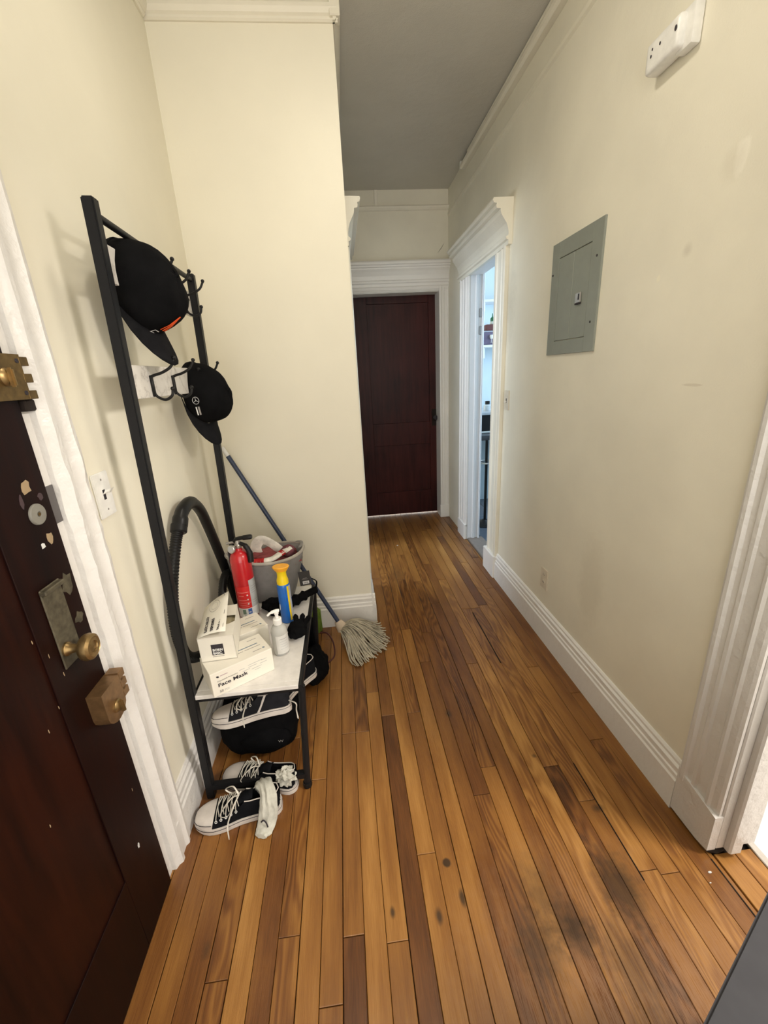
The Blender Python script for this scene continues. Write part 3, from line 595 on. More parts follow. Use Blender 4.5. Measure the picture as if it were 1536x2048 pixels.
for (y, z) in ((1.668, 1.785), (1.672, 1.560), (2.003, 1.785)):
    bm = B(); lathe(bm, [(0.0045, 0), (0.004, 0.002)], (0.982, y, z), (-1, 0, 0), 10); link('screw', bm, m_ink, t)
# alarm box on the right wall
t = thing('smoke_alarm', 'white wall alarm box high on the right wall', 'alarm', (0.99, 1.38, 2.24))
bm = B(); abox(bm, (0.962, 1.300, 2.175), (0.990, 1.355, 2.262), 0.007, 2); link('base', bm, m_white, t, True)
bm = B(); abox(bm, (0.944, 1.325, 2.182), (0.990, 1.455, 2.256), 0.014, 3); hb = link('housing', bm, m_white, t, True)
for (y, z, s) in ((1.338, 2.226, 0.004), (1.395, 2.228, 0.0025), (1.428, 2.218, 0.0025), (1.425, 2.232, .002)):
    bm = B(); lathe(bm, [(s, 0), (s, 0.0012)], (0.9435, y, z), (-1, 0, 0), 10, sx=1.6); link('indicator_hole', bm, m_ink, hb)
# raceway
t = thing('cable_raceway', 'white cable conduit along the top of the right wall', 'conduit', (0.975, 2.0, 2.78))
bm = B(); prism(bm, [(0, 0.004), (0.030, 0), (0.040, 0.010), (0.042, 0.024), (0.034, 0.038), (0, 0.040)], (0.99, -1.0, 2.735), (-1, 0, 0), (0, 0, 1), (0, 1, 0), 4.43); link('channel', bm, m_cream_trim, t)
bm = B(); tube(bm, [(0.960, -1.0, 2.787), (0.968, 3.30, 2.787)], 0.010, 10); link('cable', bm, m_cream_trim, t, True)
bm = B(); abox(bm, (0.950, 3.425, 2.742), (0.990, 3.452, 2.785), 0.005, 2); link('end_cap', bm, m_trim, t)
# ceiling lamp (above the frame)
t = thing('ceiling_lamp', 'frosted glass bowl lamp on the hallway ceiling', 'lamp', (LAMP[0], LAMP[1], ZC))
bm = B(); lathe(bm, [(0.10, 0), (0.125, 0.012), (0.125, 0.075), (0.12, 0.080)], (LAMP[0], LAMP[1], ZC), (0, 0, -1), 32); link('canopy', bm, m_white, t, True)
bm = B(); ball(bm, LAMP, 0.108, sz=0.30, seg=32); link('glass_bowl', bm, m_globe, t, True)
# ================================================================== GREY TOPPED CABINET (bottom right, right beside the camera)
u = Vector((0.878, 0.479, 0)); n_ = Vector((0.479, -0.878, 0)); c0 = Vector((0.322, 0.210, 0)) - u * 0.10
t = thing('side_cabinet', 'slate grey topped low cabinet at the bottom right corner', 'cabinet', tuple(c0 + u * .3 + n_ * .2))
bm = B(); obox(bm, c0 + Vector((0, 0, 0.725)), u, n_, (0, 0, 1), 0.60, 0.40, 0.025, 0.003, 2); link('cabinet_top', bm, m_greydoor, t)
bm = B(); obox(bm, c0 + u * .015 + n_ * .015 + Vector((0, 0, 0.05)), u, n_, (0, 0, 1), 0.57, 0.37, 0.675, 0.002); link('cabinet_body', bm, m_greydoor, t)
for i in (0, 1):
    for j in (0, 1):
        bm = B(); obox(bm, c0 + u * (.03 + .5 * i) + n_ * (.03 + .3 * j) + Vector((0, 0, 0.001)), u, n_, (0, 0, 1), 0.04, 0.04, 0.05, 0.002); link('leg', bm, m_black, t)
# ================================================================== COAT RACK BENCH
t = thing('coat_rack_bench', 'black metal coat rack with a white bench seat against the left wall', 'coat rack', (-0.40, 1.50, 0))
rack = t
def bar(bm, a, b, w_=0.026, h=0.026, up=(0, 0, 1)):
    a = Vector(a); b = Vector(b); d = (b - a); L = d.length; d.normalize(); upv = Vector(up) if abs(d.dot(Vector(up))) < 0.95 else Vector((0, 1, 0))
    s = d.cross(upv).normalized(); v = s.cross(d)
    return obox(bm, a - s * w_ / 2 - v * h / 2, d, s, v, L, w_, h, 0.003, 2)
P0b, P0t, P1b, P1t = (-0.577, 1.155, 0.004), (-0.523, 1.155, 1.815), (-0.570, 1.84, 0.004), (-0.533, 1.84, 1.805)
def post_at(z, far=False):
    a, b = (Vector(P1b), Vector(P1t)) if far else (Vector(P0b), Vector(P0t)); k = (z - a.z) / (b.z - a.z); return a + (b - a) * k
for nm, a, b in (('post', P0b, P0t), ('post', P1b, P1t)):
    bm = B(); bar(bm, a, b, 0.027, 0.027); link(nm, bm, m_black, t)
for y in (1.150, 1.842):
    bm = B(); tube(bm, [(-0.236, y, 0.012), (-0.211, y + (.012 if y < 1.5 else 0), 0.434)], 0.0120, 12); o = link('leg', bm, m_black, t, True)
    bm = B(); lathe(bm, [(0.016, 0.002), (0.017, 0.010), (0.0145, 0.022)], (-0.236, y, 0.0), (0, 0, 1), 14); link('foot', bm, m_hook, o, True)
bm = B()
for y in (1.165, 1.842): bar(bm, (-0.563, y, 0.424), (-0.215, y, 0.424), 0.018, 0.018)
bar(bm, (-0.213, 1.145, 0.434), (-0.213, 1.855, 0.434), 0.013, 0.026); bar(bm, (-0.562, 1.15, 0.424), (-0.562, 1.85, 0.424), 0.018, 0.018)
link('seat_frame', bm, m_black, t)
for y in (1.152, 1.842):
    bm = B(); bar(bm, (-0.573, y, 0.055), (-0.234, y, 0.055), 0.022, 0.026); link('stretcher', bm, m_black, t)
bm = B(); abox(bm, (-0.552, 1.170, 0.4345), (-0.220, 1.838, 0.450), 0.0015); abox(bm, (-0.5615, 1.146, 0.4345), (-0.220, 1.1695, 0.450), 0.0015); link('seat', bm, m_seat, t)
bm = B(); tube(bm, [post_at(1.785), post_at(1.785, True)], 0.0085, 12); link('top_bar', bm, m_black, t, True)
def hook(x, y, z, parent, k=1.0):
    bm = B(); tube(bm, smooth_path([(x, y, z + .026), (x + .012 * k, y, z + .030), (x + .034 * k, y, z + .026 + .010 * k), (x + .060 * k, y, z + .026 + .024 * k), (x + .074 * k, y, z + .026 + .046 * k)], 4), 0.0040, 8)
    tube(bm, smooth_path([(x, y, z - .018), (x + .008, y, z - .031), (x + .028, y, z - .040), (x + .048, y, z - .030), (x + .054, y, z - .012)], 4), 0.0040, 8)
    abox(bm, (x - .0035, y - .006, z - .030), (x + .004, y + .006, z + .030), 0.002)
    ball(bm, (x + .074 * k, y, z + .026 + .048 * k), 0.0062, seg=10); ball(bm, (x + .054, y, z - .010), 0.0062, seg=10)
    return link('hook', bm, m_hook, parent, True)
for zc, ys in ((1.700, (1.29, 1.45, 1.60, 1.75)), (1.422, (1.325, 1.495, 1.66, 1.79))):
    a = post_at(zc); b = post_at(zc, True); bm = B(); d_ = (b - a).normalized()
    obox(bm, a + Vector((-0.022, 0.010, -0.044)), d_, (1, 0, 0), (0, 0, 1), (b - a).length - 0.02, 0.010, 0.088, 0.0015); hb = link('hook_board', bm, m_marble, t)
    for y in ys: hook(a.x + (b.x - a.x) * (y - 1.155) / .685 - 0.0085, y, zc - 0.012, hb, .5 if y in (1.29, 1.66) else 1.0)
# ================================================================== CAPS
def cap(name, label, c, mat, brim_mat, yaw=0.0, roll=0.0, sc_=1.0):
    # local: X = crown height, -Z = brim direction, Y = width ; opening plane at x=0
    c = Vector(c); q = Matrix.Rotation(yaw, 3, 'Z') @ Matrix.Rotation(roll, 3, 'Y')
    t = thing(name, label, 'cap', tuple(c))
    W = lambda p: c + q @ (Vector(p) * sc_)
    bm = B(); nu, nv = 32, 12; rings = []
    for j in range(nv + 1):
        ph = (math.pi / 2) * j / nv; ring = []
        for i in range(nu):
            th = 2 * math.pi * i / nu; cz = math.cos(th); sy = math.sin(th)
            # z axis: +z = back of the head, -z = front (brim)
            rz = 0.106; ry = 0.080; hx = 0.122
            r0 = math.cos(ph) ** 0.72 if j < nv else 0
            x = hx * math.sin(ph) ** 0.95
            z = cz * rz * r0; y = sy * ry * r0
            if cz < 0: x += 0.022 * r0 * (-cz) * math.sin(ph * 2)           # taller front panels
            if cz > 0: x -= 0.012 * math.sin(2 * ph) * cz
            seam = 1 - 0.012 * max(0, 1 - abs(((i * 6 / nu) % 1) - 0.0) * 8)
            wv = 1 + 0.035 * noise.noise(Vector((cz * 2, sy * 2, ph * 2 + c.y * 5)))
            ring.append(bm.verts.new(W((x * wv, y * seam * wv, z * seam * wv))))
        rings.append(ring)
    for a, b in zip(rings, rings[1:]):
        for i in range(nu):
            try: bm.faces.new((a[i], a[(i + 1) % nu], b[(i + 1) % nu], b[i]))
            except ValueError: pass
    bmesh.ops.remove_doubles(bm, verts=bm.verts, dist=0.0003)
    cr = link('crown', bm, mat, t, True)
    sm = cr.modifiers.new('thick', 'SOLIDIFY'); sm.thickness = 0.002; sm.offset = -1
    bm = B(); n = 14; m_ = 6; grid = []
    for i in range(n + 1):
        th = math.pi * (0.5 + i / n) ; row = []
        cz = math.cos(th); sy = math.sin(th)
        for k in range(m_ + 1):
            f = k / m_; ext = 0.080 * (abs(cz) ** 0.5) * f
            z = cz * 0.106 - ext * 1.0; y = sy * (0.080 + 0.004 * f * abs(cz) ** .3)
            x = 0.004 + 0.012 * f * abs(cz) + 0.020 * (1 - sy * sy) - 0.010 * sy * sy
            row.append(bm.verts.new(W((x, y, z))))
        grid.append(row)
    for i in range(n):
        for k in range(m_): bm.faces.new((grid[i][k], grid[i + 1][k], grid[i + 1][k + 1], grid[i][k + 1]))
    br = link('brim', bm, brim_mat, t, True); so = br.modifiers.new('thick', 'SOLIDIFY'); so.thickness = 0.0035; so.offset = 0
    bm = B(); ball(bm, W((0.1215, 0, 0)), 0.007, seg=10); link('button', bm, mat, t, True)
    bm = B()
    tube(bm, [W((0.012, math.sin(a) * 0.079, math.cos(a) * 0.107)) for a in [math.pi * (-0.42 + .84 * i / 12) for i in range(13)]], 0.010, 6, flat=0.25, up=q @ Vector((0, 0, 1)))
    link('back_strap', bm, mat, t, True)
    return t, W, q
cap1, W1, q1 = cap('baseball_cap', 'black baseball cap with a red flame mark, on the upper hooks', (-0.553, 1.335, 1.662), m_cap, m_brim, R(-8), R(-12), 1.14)
def side_pt(W, th, ph, off=0.0015):
    cz = math.cos(th); sy = math.sin(th); r0 = math.cos(ph) ** 0.72; x = 0.122 * math.sin(ph) ** 0.95
    if cz < 0: x += 0.022 * r0 * (-cz) * math.sin(ph * 2)
    return W(((x) * 1.0 + off * math.sin(ph), sy * 0.080 * r0 * 1.01 + sy * off, cz * 0.106 * r0 * 1.01 + cz * off))
def ribbon(bm, W, pts, w_):    # narrow embroidered stroke over the crown: pts (theta, phi)
    P = [side_pt(W, a, b, 0.0022) for a, b in pts]; tube(bm, P, w_, 5, flat=0.4)
bm = B()
for k, (a0, w_) in enumerate(((0, .0028), (.10, .0022), (-.09, .002))):
    ribbon(bm, W1, [(math.pi * 1.045 + a0, 0.26), (math.pi * 1.05 + a0 * .6, 0.42), (math.pi * 1.055 + a0 * .1, 0.70)], w_)
link('flame_mark', bm, plain('red_orange_thread', (0.75, 0.09, 0.01), 0.6), cap1)
bm = B()
ribbon(bm, W1, [(math.pi * 1.11, 0.07), (math.pi * 1.10, 0.20)], .0018); ribbon(bm, W1, [(math.pi * 1.10, 0.20), (math.pi * 1.055, 0.20)], .0016); ribbon(bm, W1, [(math.pi * 1.105, 0.13), (math.pi * 1.07, 0.135)], .0014)
link('letter_mark', bm, m_label, cap1)
cap2, W2, q2 = cap('baseball_cap', 'black baseball cap with a small ringed star on its side, on the lower hooks', (-0.556, 1.720, 1.372), m_cap, m_brim, R(-14), R(-6), 1.08)
def on_side(W, y0, bm_fn): pass
lc = side_pt(W2, math.pi * 1.43, 0.30, 0.003); ln = (lc - W2((0.02, 0, -0.02))).normalized()
e1 = (q2 @ Vector((0, 0, 1))); e1 = (e1 - ln * e1.dot(ln)).normalized(); e2 = ln.cross(e1)
bm = B(); rr = 0.0125
tube(bm, [lc + e1 * math.cos(a) * rr + e2 * math.sin(a) * rr * .9 for a in [2 * math.pi * i / 20 for i in range(21)]], 0.0011, 5)
for k in range(3):
    a = 2 * math.pi * k / 3; tube(bm, [lc, lc + e1 * math.cos(a) * rr + e2 * math.sin(a) * rr * .9], [0.0016, 0.0006], 5)
link('ringed_star', bm, m_greylabel, cap2)
bm = B(); c_ = lc - e1 * 0.036; obox(bm, c_ + e2 * .003 - e1 * .016, e1, e2, ln, 0.030, 0.004, 0.001); link('light_bar', bm, m_label, cap2)
bm = B(); obox(bm, c_ - e2 * .007 - e1 * .016, e1, e2, ln, 0.030, 0.006, 0.001); link('grey_bar', bm, m_inkgrey, cap2)
# ================================================================== BOXES ON THE SEAT
U = Vector((0.848, 0.530, 0)); V = Vector((-0.530, 0.848, 0)); Z = Vector((0, 0, 1))
def mask_box(label, fr, front):
    org = Vector(fr) - U * 0.207
    t = thing('face_mask_box', label, 'box', tuple(org + U * .1 + V * .05), 'white face mask boxes on the bench seat')
    bm = B(); obox(bm, org, U, V, Z, 0.207, 0.115, 0.088, 0.0012); link('carton', bm, m_card, t)
    top = org + Z * 0.0882
    bm = B(); obox(bm, top + U * .085 + V * .060, U, V, Z, 0.095, 0.0035, 0.0004); link('blue_stripe', bm, m_blueink, t)
    for a_, b_, l_ in ((.085, .046, .040), (.13, .046, .055), (.15, .022, .030), (.155, .092, .032)):
        bm = B(); obox(bm, top + U * a_ + V * b_, U, V, Z, l_, 0.002, 0.0004); link('small_print', bm, m_inkgrey, t)
    bm = B(); lathe(bm, [(0.0045, 0), (0.0045, 0.0004)], top + U * .188 + V * .024, (0, 0, 1), 10, sy=0.7); link('leaf_mark', bm, m_blueink, t)
    if front:
        f = org - V * 0.0004
        text('lettering', 'Face Mask', 0.0185, f + U * .018 + Z * .032, U, Z, m_ink, t, bold=0.0004, sx=1.25)
        text('lettering', 'Disposable Protective', 0.0075, f + U * .018 + Z * .051, U, Z, m_inkgrey, t)
        text('lettering', '50', 0.012, f + U * .020 + Z * .010, U, Z, m_inkgrey, t, bold=0.0003); text('lettering', 'PCS', 0.009, f + U * .036 + Z * .010, U, Z, m_greylabel, t)
        for k, (a, b, L) in enumerate(((.12, .062, .05), (.12, .054, .03), (.13, .042, .035), (.14, .034, .02), (.10, .048, .025), (.165, .060, .02), (.16, .050, .025), (.09, .058, .018))):
            bm = B(); obox(bm, f + U * a + Z * b - V * .0002, U, Z, -V, L, 0.0014, 0.0003); link('small_print', bm, m_greylabel, t)
        bm = B(); lathe(bm, [(0.005, 0), (0.005, 0.0004)], f + U * .022 + Z * .070, -V, 10, sy=0.6); link('leaf_mark', bm, m_ink, t)
        bm = B(); obox(bm, f + U * .030 + Z * .0685, U, Z, -V, 0.024, 0.003, 0.0003); link('small_print', bm, plain('dusty_pink_ink', (0.5, 0.38, 0.38), 0.7), t)
    return t
mask_box('long white face mask box hanging over the near end of the seat', (-0.308, 1.238, 0.4505), True)
mask_box('white face mask box behind the overhanging one, beside the sanitizer bottle', (-0.345, 1.388, 0.4505), False)
# square box on top of both
t = thing('open_mask_box', 'opened white mask box with a black logo square, on top of the others', 'box', (-0.49, 1.30, 0.54))
u = Vector((0.999, 0.06, 0)).normalized(); v = Vector((-0.15, 0.988, 0)); v = (v - u * v.dot(u)).normalized(); v = Vector((-0.16, 0.987, 0)).normalized()
o_ = Vector((-0.527, 1.197, 0.5395)); Lu, Lv, Lz = 0.113, 0.200, 0.088
bm = B(); th = 0.0012
obox(bm, o_, u, v, Z, Lu, Lv, th); obox(bm, o_, u, v, Z, Lu, th, Lz); obox(bm, o_ + v * (Lv - th), u, v, Z, Lu, th, Lz); obox(bm, o_, u, v, Z, th, Lv, Lz); obox(bm, o_ + u * (Lu - th), u, v, Z, th, Lv, Lz)
link('carton', bm, m_card, t)
tp = o_ + Z * (Lz + .0005)
bm = B(); obox(bm, tp + u * .003 + v * .003 - Z * .012, u, v, Z, Lu - .006, Lv - .006, .001); link('inner_flap', bm, m_cardin, t)
# near top flap (flat) with a cut corner, and far flap
bm = B(); poly_plate(bm, [tp, tp + u * Lu, tp + u * Lu + v * .085, tp + u * (Lu - .018) + v * .072, tp + u * .05 + v * .060, tp + u * .01 + v * .02], .0012, Z); link('side_flap', bm, m_card, t)
bm = B(); poly_plate(bm, [tp + v * Lv, tp + u * Lu + v * Lv, tp + u * Lu + v * .125, tp + u * (Lu * .55) + v * .13], .0012, Z); link('side_flap', bm, m_card, t)
# raised lid hinged along the left long edge
bm = B(); nseg = 6; lv = (u * 0.86 + Z * 0.50); pts0 = []; 
for i in range(nseg + 1):
    f = i / nseg; sag = math.sin(f * math.pi) * .004
    rise = 0.20 + 0.48 * f
    row = []
    for k in range(5):
        g = k / 4; row.append(bm.verts.new(tp + Z * .002 + v * (Lv * f) + u * (0.092 * g) + Z * (0.060 * g * rise * 1.35 + 0.006 * math.sin(g * math.pi))))
    pts0.append(row)
for i in range(nseg):
    for k in range(4): bm.faces.new((pts0[i][k], pts0[i][k + 1], pts0[i + 1][k + 1], pts0[i + 1][k]))
LID = lambda f, g: tp + Z * .002 + v * (Lv * f) + u * (0.092 * g) + Z * (0.060 * g * (0.20 + 0.48 * f) * 1.35 + 0.006 * math.sin(g * math.pi))
lid = link('lid', bm, m_card, t, True); so = lid.modifiers.new('thick', 'SOLIDIFY'); so.thickness = 0.0012; so.offset = 0
xd = (LID(.9, .5) - LID(.2, .5)); yd = -(LID(.5, 1) - LID(.5, 0))
LIDN = Vector(xd).normalized().cross(Vector(yd).normalized())
for s_, g, sz in (('ELASTIC EARLOOP', .36, .0135), ('DISPOSABLE', .57, .0135), ('FACE MASK', .78, .0135)):
    text('lettering', s_, sz, LID(.05, g) + LIDN * (0.0030 if LIDN.z > 0 else -.003), xd, yd, m_ink, lid, bold=0.0006, sx=.74 if g < .4 else .9)
bm = B(); tube(bm, [LID(.74, .5) + LIDN * .0035 + Vector(xd).normalized() * (.030 * math.cos(a) * (1 + .15 * math.cos(2 * a))) + Vector(yd).normalized() * (.021 * math.sin(a)) for a in [2 * math.pi * i / 24 for i in range(25)]], .0006, 4)
tube(bm, [LID(.74, .5) + LIDN * .0035 + Vector(xd).normalized() * (.020 * math.cos(a)) + Vector(yd).normalized() * (.012 * math.sin(a)) for a in [2 * math.pi * i / 20 for i in range(21)]], .0004, 4); link('mask_drawing', bm, m_inkgrey, lid)
for f, g, L in ((.92, .85, .02), (.10, .92, .03), (.42, .92, .03)):
    bm = B(); a = LID(f, g) + LIDN * .0022; obox(bm, a, xd, yd, LIDN, L, .0018, .0003); link('small_print', bm, m_inkgrey, lid)
f = o_ - v * .0004 + u * .038 + Z * .022
bm = B(); obox(bm, f - v * .0003, u, Z, -v, .038, .040, .0004); lg = link('logo_square', bm, m_ink, t)
text('lettering', 'BORN', .0125, f - v * .0008 + u * .003 + Z * .015, u, Z, m_label, t, bold=.0005, sx=.92); text('lettering', 'BASIC.', .0125, f - v * .0008 + u * .003 + Z * .003, u, Z, m_label, t, bold=.0005, sx=.82)
bm = B(); obox(bm, f - Z * .007, u, Z, -v, .036, .0018, .0003); link('small_print', bm, m_inkgrey, t)
# ================================================================== FIRE EXTINGUISHER
c = Vector((-0.470, 1.620, 0.4505)); t = thing('fire_extinguisher', 'red fire extinguisher with a white label, standing on the bench', 'extinguisher', tuple(c))
rE = 0.042
bm = B(); lathe(bm, [(0.030, 0.0), (0.038, 0.002), (0.040, 0.008), (rE, 0.012), (rE, 0.262), (0.040, 0.276), (0.034, 0.291), (0.024, 0.301), (0.016, 0.305), (0.015, 0.315)], c, seg=40); link('cylinder_body', bm, m_red, t, True)
def wrap(z0, z1, a0, a1, mat, nm, parent, off=0.0006, ctr=c, rad=rE):
    bm = B(); n = 12; A = []; Bm = []
    for i in range(n + 1):
        a = a0 + (a1 - a0) * i / n; p = Vector((math.cos(a), math.sin(a), 0)) * (rad + off); A.append(bm.verts.new(ctr + p + Z * z0)); Bm.append(bm.verts.new(ctr + p + Z * z1))
    for i in range(n): bm.faces.new((A[i], A[i + 1], Bm[i + 1], Bm[i]))
    return link(nm, bm, mat, parent, True)
fc = math.atan2(-1.62, 0.47)       # direction towards the viewer
wrap(0.012, 0.055, fc - 1.2, fc + 1.4, m_label, 'label', t); wrap(0.055, 0.180, fc + 0.35, fc + 1.4, m_greylabel, 'label', t); wrap(0.055, 0.155, fc - 1.0, fc + 0.35, m_redprint, 'label', t)
def seal(a, z0, w_, h, mat): 
    wrap(z0, z0 + h, fc + a, fc + a + w_, mat, 'label_print', t, off=0.0012)
seal(-.62, .028, .32, .022, plain('green_print', (0.16, 0.24, 0.18), .6)); seal(-.08, .027, .36, .025, m_blueprint); seal(-.5, .018, .9, .004, m_inkgrey)
seal(-.02, .034, .20, .004, m_label)
for z_, a0, a1 in ((.128, -.9, .2), (.112, -.8, -.3), (.092, -.85, .1), (.080, -.8, .25), (.070, -.8, 0), (.062, -.7, .1)): wrap(z_, z_ + .0025, fc + a0, fc + a1, plain('pale_red_print', (0.75, 0.25, 0.22), .5), 'label_print', t, off=.0012)
for z_ in (.115, .095, .075):
    bm = B(); ball(bm, c + Vector((math.cos(fc + .05), math.sin(fc + .05), 0)) * (rE + .001) + Z * z_, .0035, seg=8); link('label_print', bm, m_label, t, True)
for z_ in (.15, .14, .13, .12, .085, .075): wrap(z_, z_ + .0015, fc + .5, fc + 1.2, m_inkgrey, 'label_print', t, off=.0012)
vt = c + Z * .315
bm = B(); lathe(bm, [(.013, 0), (.015, .004), (.015, .014), (.011, .018), (.011, .034), (.007, .038)], vt, seg=20); link('valve', bm, m_steel, t, True)
bm = B(); g0 = vt + Vector((-.018, -.018, .004)); gd = Vector((-.45, -.88, .1)).normalized(); lathe(bm, [(.016, 0), (.018, .003), (.018, .010), (.016, .012)], g0, gd, 24); ga = link('gauge', bm, m_steel, t, True)
bm = B(); lathe(bm, [(.0135, 0), (.0135, .0006)], g0 + gd * .012, gd, 20); link('gauge_face', bm, m_greylabel, ga)
bm = B(); tube(bm, smooth_path([vt + Vector((-.045, .0, .022)), vt + Vector((-.02, 0, .024)), vt + Vector((.012, 0, .024))], 4), .0035, 8, flat=1.6); link('carry_handle', bm, m_steel, t, True)
bm = B(); tube(bm, smooth_path([vt + Vector((-.012, -.004, .028)), vt + Vector((.0, -.004, .040)), vt + Vector((.030, -.006, .044)), vt + Vector((.062, -.008, .046))], 5), [.008] * 5 + [.0095] * 5 + [.0125] * 5 + [.010], 8, flat=.85); link('lever', bm, m_hook, t, True)
bm = B(); tube(bm, smooth_path([vt + Vector((.010, -.004, .020)), vt + Vector((.030, -.008, .010)), vt + Vector((.044, -.012, -.02)), vt + Vector((.046, -.018, -.06))], 5), [.008] * 5 + [.0105] * 5 + [.0125] * 5 + [.012], 10); link('nozzle', bm, m_hook, t, True)
bm = B(); obox(bm, c + Vector((-.046, .0, .20)), (1, 0, 0), (0, 1, 0), Z, .006, .02, .10, .001); link('mount_strap', bm, m_ink, t)
# ================================================================== SPRAY CAN
c = Vector((-0.298, 1.545, 0.4505)); t = thing('spray_can', 'blue aerosol can with a yellow flared cap, on the bench', 'spray can', tuple(c))
bm = B(); lathe(bm, [(.024, 0), (.0265, .003), (.0255, .008), (.0262, .012), (.0262, .165), (.0245, .173), (.0225, .176)], c, seg=32); link('can', bm, m_blue, t, True)
bm = B(); lathe(bm, [(.0235, .172), (.0235, .190), (.0190, .206), (.0185, .222), (.0215, .232)], c, seg=32); link('cap', bm, m_yellow, t, True)
bm = B(); lathe(bm, [(.0215, .231), (.0285, .243), (.031, .249), (.029, .2515), (.015, .2505), (0, .250)], c, seg=32, sx=1.1, sy=.8, cap1=False); link('spray_button', bm, m_orange, t, True)
fcn = math.atan2(-1.545, .298)
wrap(.012, .168, fcn + .45, fcn + .75, m_yellow, 'label_stripe', t, .0005, c, .0262); wrap(.012, .168, fcn + .75, fcn + 1.2, m_greylabel, 'label_stripe', t, .0005, c, .0262)
bm = B(); ball(bm, c + Vector((math.cos(fcn - 1.1), math.sin(fcn - 1.1), 0)) * .0258 + Z * .075, .012, .25, .9, 1.3, 12); link('label_print', bm, m_greylabel, t, True)
# ================================================================== SANITIZER
c = Vector((-0.296, 1.335, 0.4505)); t = thing('sanitizer_bottle', 'clear hand sanitizer bottle with a white pump, on the bench', 'bottle', tuple(c))
bm = B(); lathe(bm, [(.022, 0), (.0275, .002), (.029, .006), (.029, .090), (.027, .104), (.021, .114), (.013, .119), (.0125, .124)], c, seg=32); link('bottle_body', bm, m_clear, t, True)
fcb = math.atan2(-1.335, .296); wrap(.010, .085, fcb - .55, fcb + 1.5, plain('pale_label', (0.62, 0.61, 0.58), .4), 'label', t, .0006, c, .029)
for k in range(5): wrap(.070 - k * .010, .0715 - k * .010, fcb - .1, fcb + .9, m_inkgrey if k == 0 else m_greylabel, 'label_print', t, .001, c, .029)
bm = B(); lathe(bm, [(.015, .121), (.0155, .123), (.0155, .142), (.013, .145), (.006, .146), (.006, .160), (.0085, .162), (.0085, .170), (.004, .172)], c, seg=24); pu = link('pump_collar', bm, m_white, t, True)
bm = B(); hd = Vector((-.86, -.5, 0)).normalized(); tube(bm, smooth_path([c + Z * .171 - hd * .010, c + Z * .1735, c + Z * .173 + hd * .02, c + Z * .166 + hd * .034], 4), [.006] * 4 + [.006] * 4 + [.0042] * 4 + [.003], 10); link('pump_head', bm, m_white, pu, True)
bm = B(); tube(bm, [c + Z * .121, c + Z * .01], .0022, 6); link('dip_tube', bm, m_white, pu)
# ================================================================== BASKET WITH CLOTH
c = Vector((-0.415, 1.772, 0.4505)); t = thing('fabric_basket', 'grey woven fabric basket full of cloth at the far end of the bench', 'basket', tuple(c))
bm = B(); n = 40; prof = [(0, .118, .062, 0), (.0, .122, .064, 0.006), (.05, .136, .073, 0), (.12, .152, .088, 0), (.19, .166, .103, 0), (.222, .172, .110, 0)]
rings = []
for (h, a, b, _) in prof:
    rings.append([bm.verts.new(c + Vector((a * math.cos(2 * math.pi * i / n) + .015 * h / .22, b * math.sin(2 * math.pi * i / n), (h if _ == 0 else .002) + (.010 * math.cos(4 * math.pi * i / n - .6) if h > .2 else 0)))) for i in range(n)])
for a, b in zip(rings, rings[1:]):
    for i in range(n): bm.faces.new((a[i], a[(i + 1) % n], b[(i + 1) % n], b[i]))
bm.faces.new(rings[0]); bk = link('basket_body', bm, m_basket, t, True); so = bk.modifiers.new('thick', 'SOLIDIFY'); so.thickness = .004; so.offset = -1
RIM = [c + Vector((.172 * math.cos(a) + .015, .112 * math.sin(a), .222 + .010 * math.cos(2 * a - .6))) for a in [2 * math.pi * i / 44 for i in range(45)]]
bm = B(); tube(bm, RIM, .006, 8, caps=False, flat=1.2); link('rim', bm, m_basketrim, t, True)
bm = B(); tube(bm, smooth_path([c + Vector((.15, .07, .235)), c + Vector((.172, .05, .240)), c + Vector((.178, .02, .238)), c + Vector((.17, -.01, .235))], 5), .008, 6, flat=.3); link('basket_handle', bm, m_basket, t)
g = 'cloths in the grey basket'
bm = B(); blob(bm, c + Vector((.02, .01, .185)), (.14, .088, .045), .25, 7, 4, 2.0); tag(link('cloth_pile', bm, cloth('dusky_crimson_cloth', (0.25, 0.07, 0.07)), origin=tuple(c + Vector((.02, .01, .185))), smooth=True), 'crumpled dusky red cloth lying in the grey basket', 'cloth')
bm = B(); P = smooth_path([c + Vector((-.10, -.055, .222)), c + Vector((-.03, -.085, .218)), c + Vector((.05, -.085, .220)), c + Vector((.09, -.06, .232)), c + Vector((.13, -.02, .240))], 6)
tube(bm, P, .018, 10, flat=.55); st = tag(link('red_white_bag_strap', bm, m_linen, origin=tuple(P[0]), smooth=True), 'white strap with red blocks draped inside the front rim of the basket', 'strap')
for i in (0, 1, 2, 7, 8, 9, 18, 19):
    bm = B(); tube(bm, [P[i], P[i + 1]], .0188, 10, flat=.57); link('red_block', bm, m_redcloth, st)
bm = B(); P = smooth_path([c + Vector((-.015, .0, .20)), c + Vector((-.02, -.01, .255)), c + Vector((.01, -.02, .290)), c + Vector((.05, -.02, .270)), c + Vector((.085, -.02, .235))], 6)
tube(bm, P, .024, 8, flat=.18, up=(0, -1, 0)); tag(link('white_cloth_loop', bm, m_linen, origin=tuple(P[0]), smooth=True), 'white cloth band looping up out of the basket', 'cloth')
bm = B(); blob(bm, c + Vector((.118, -.015, .225)), (.032, .035, .028), .12, 5, 3, 5.0); tag(link('dark_red_cloth', bm, cloth('wine_cloth', (0.16, 0.06, 0.07)), origin=tuple(c + Vector((.118, -.015, .225))), smooth=True), 'wine coloured cloth bundle at the right rim of the basket', 'cloth')
tg = thing('hang_tag', 'black cardboard hang tag with a barcode hanging from the basket', 'tag', (-0.232, 1.72, 0.56))
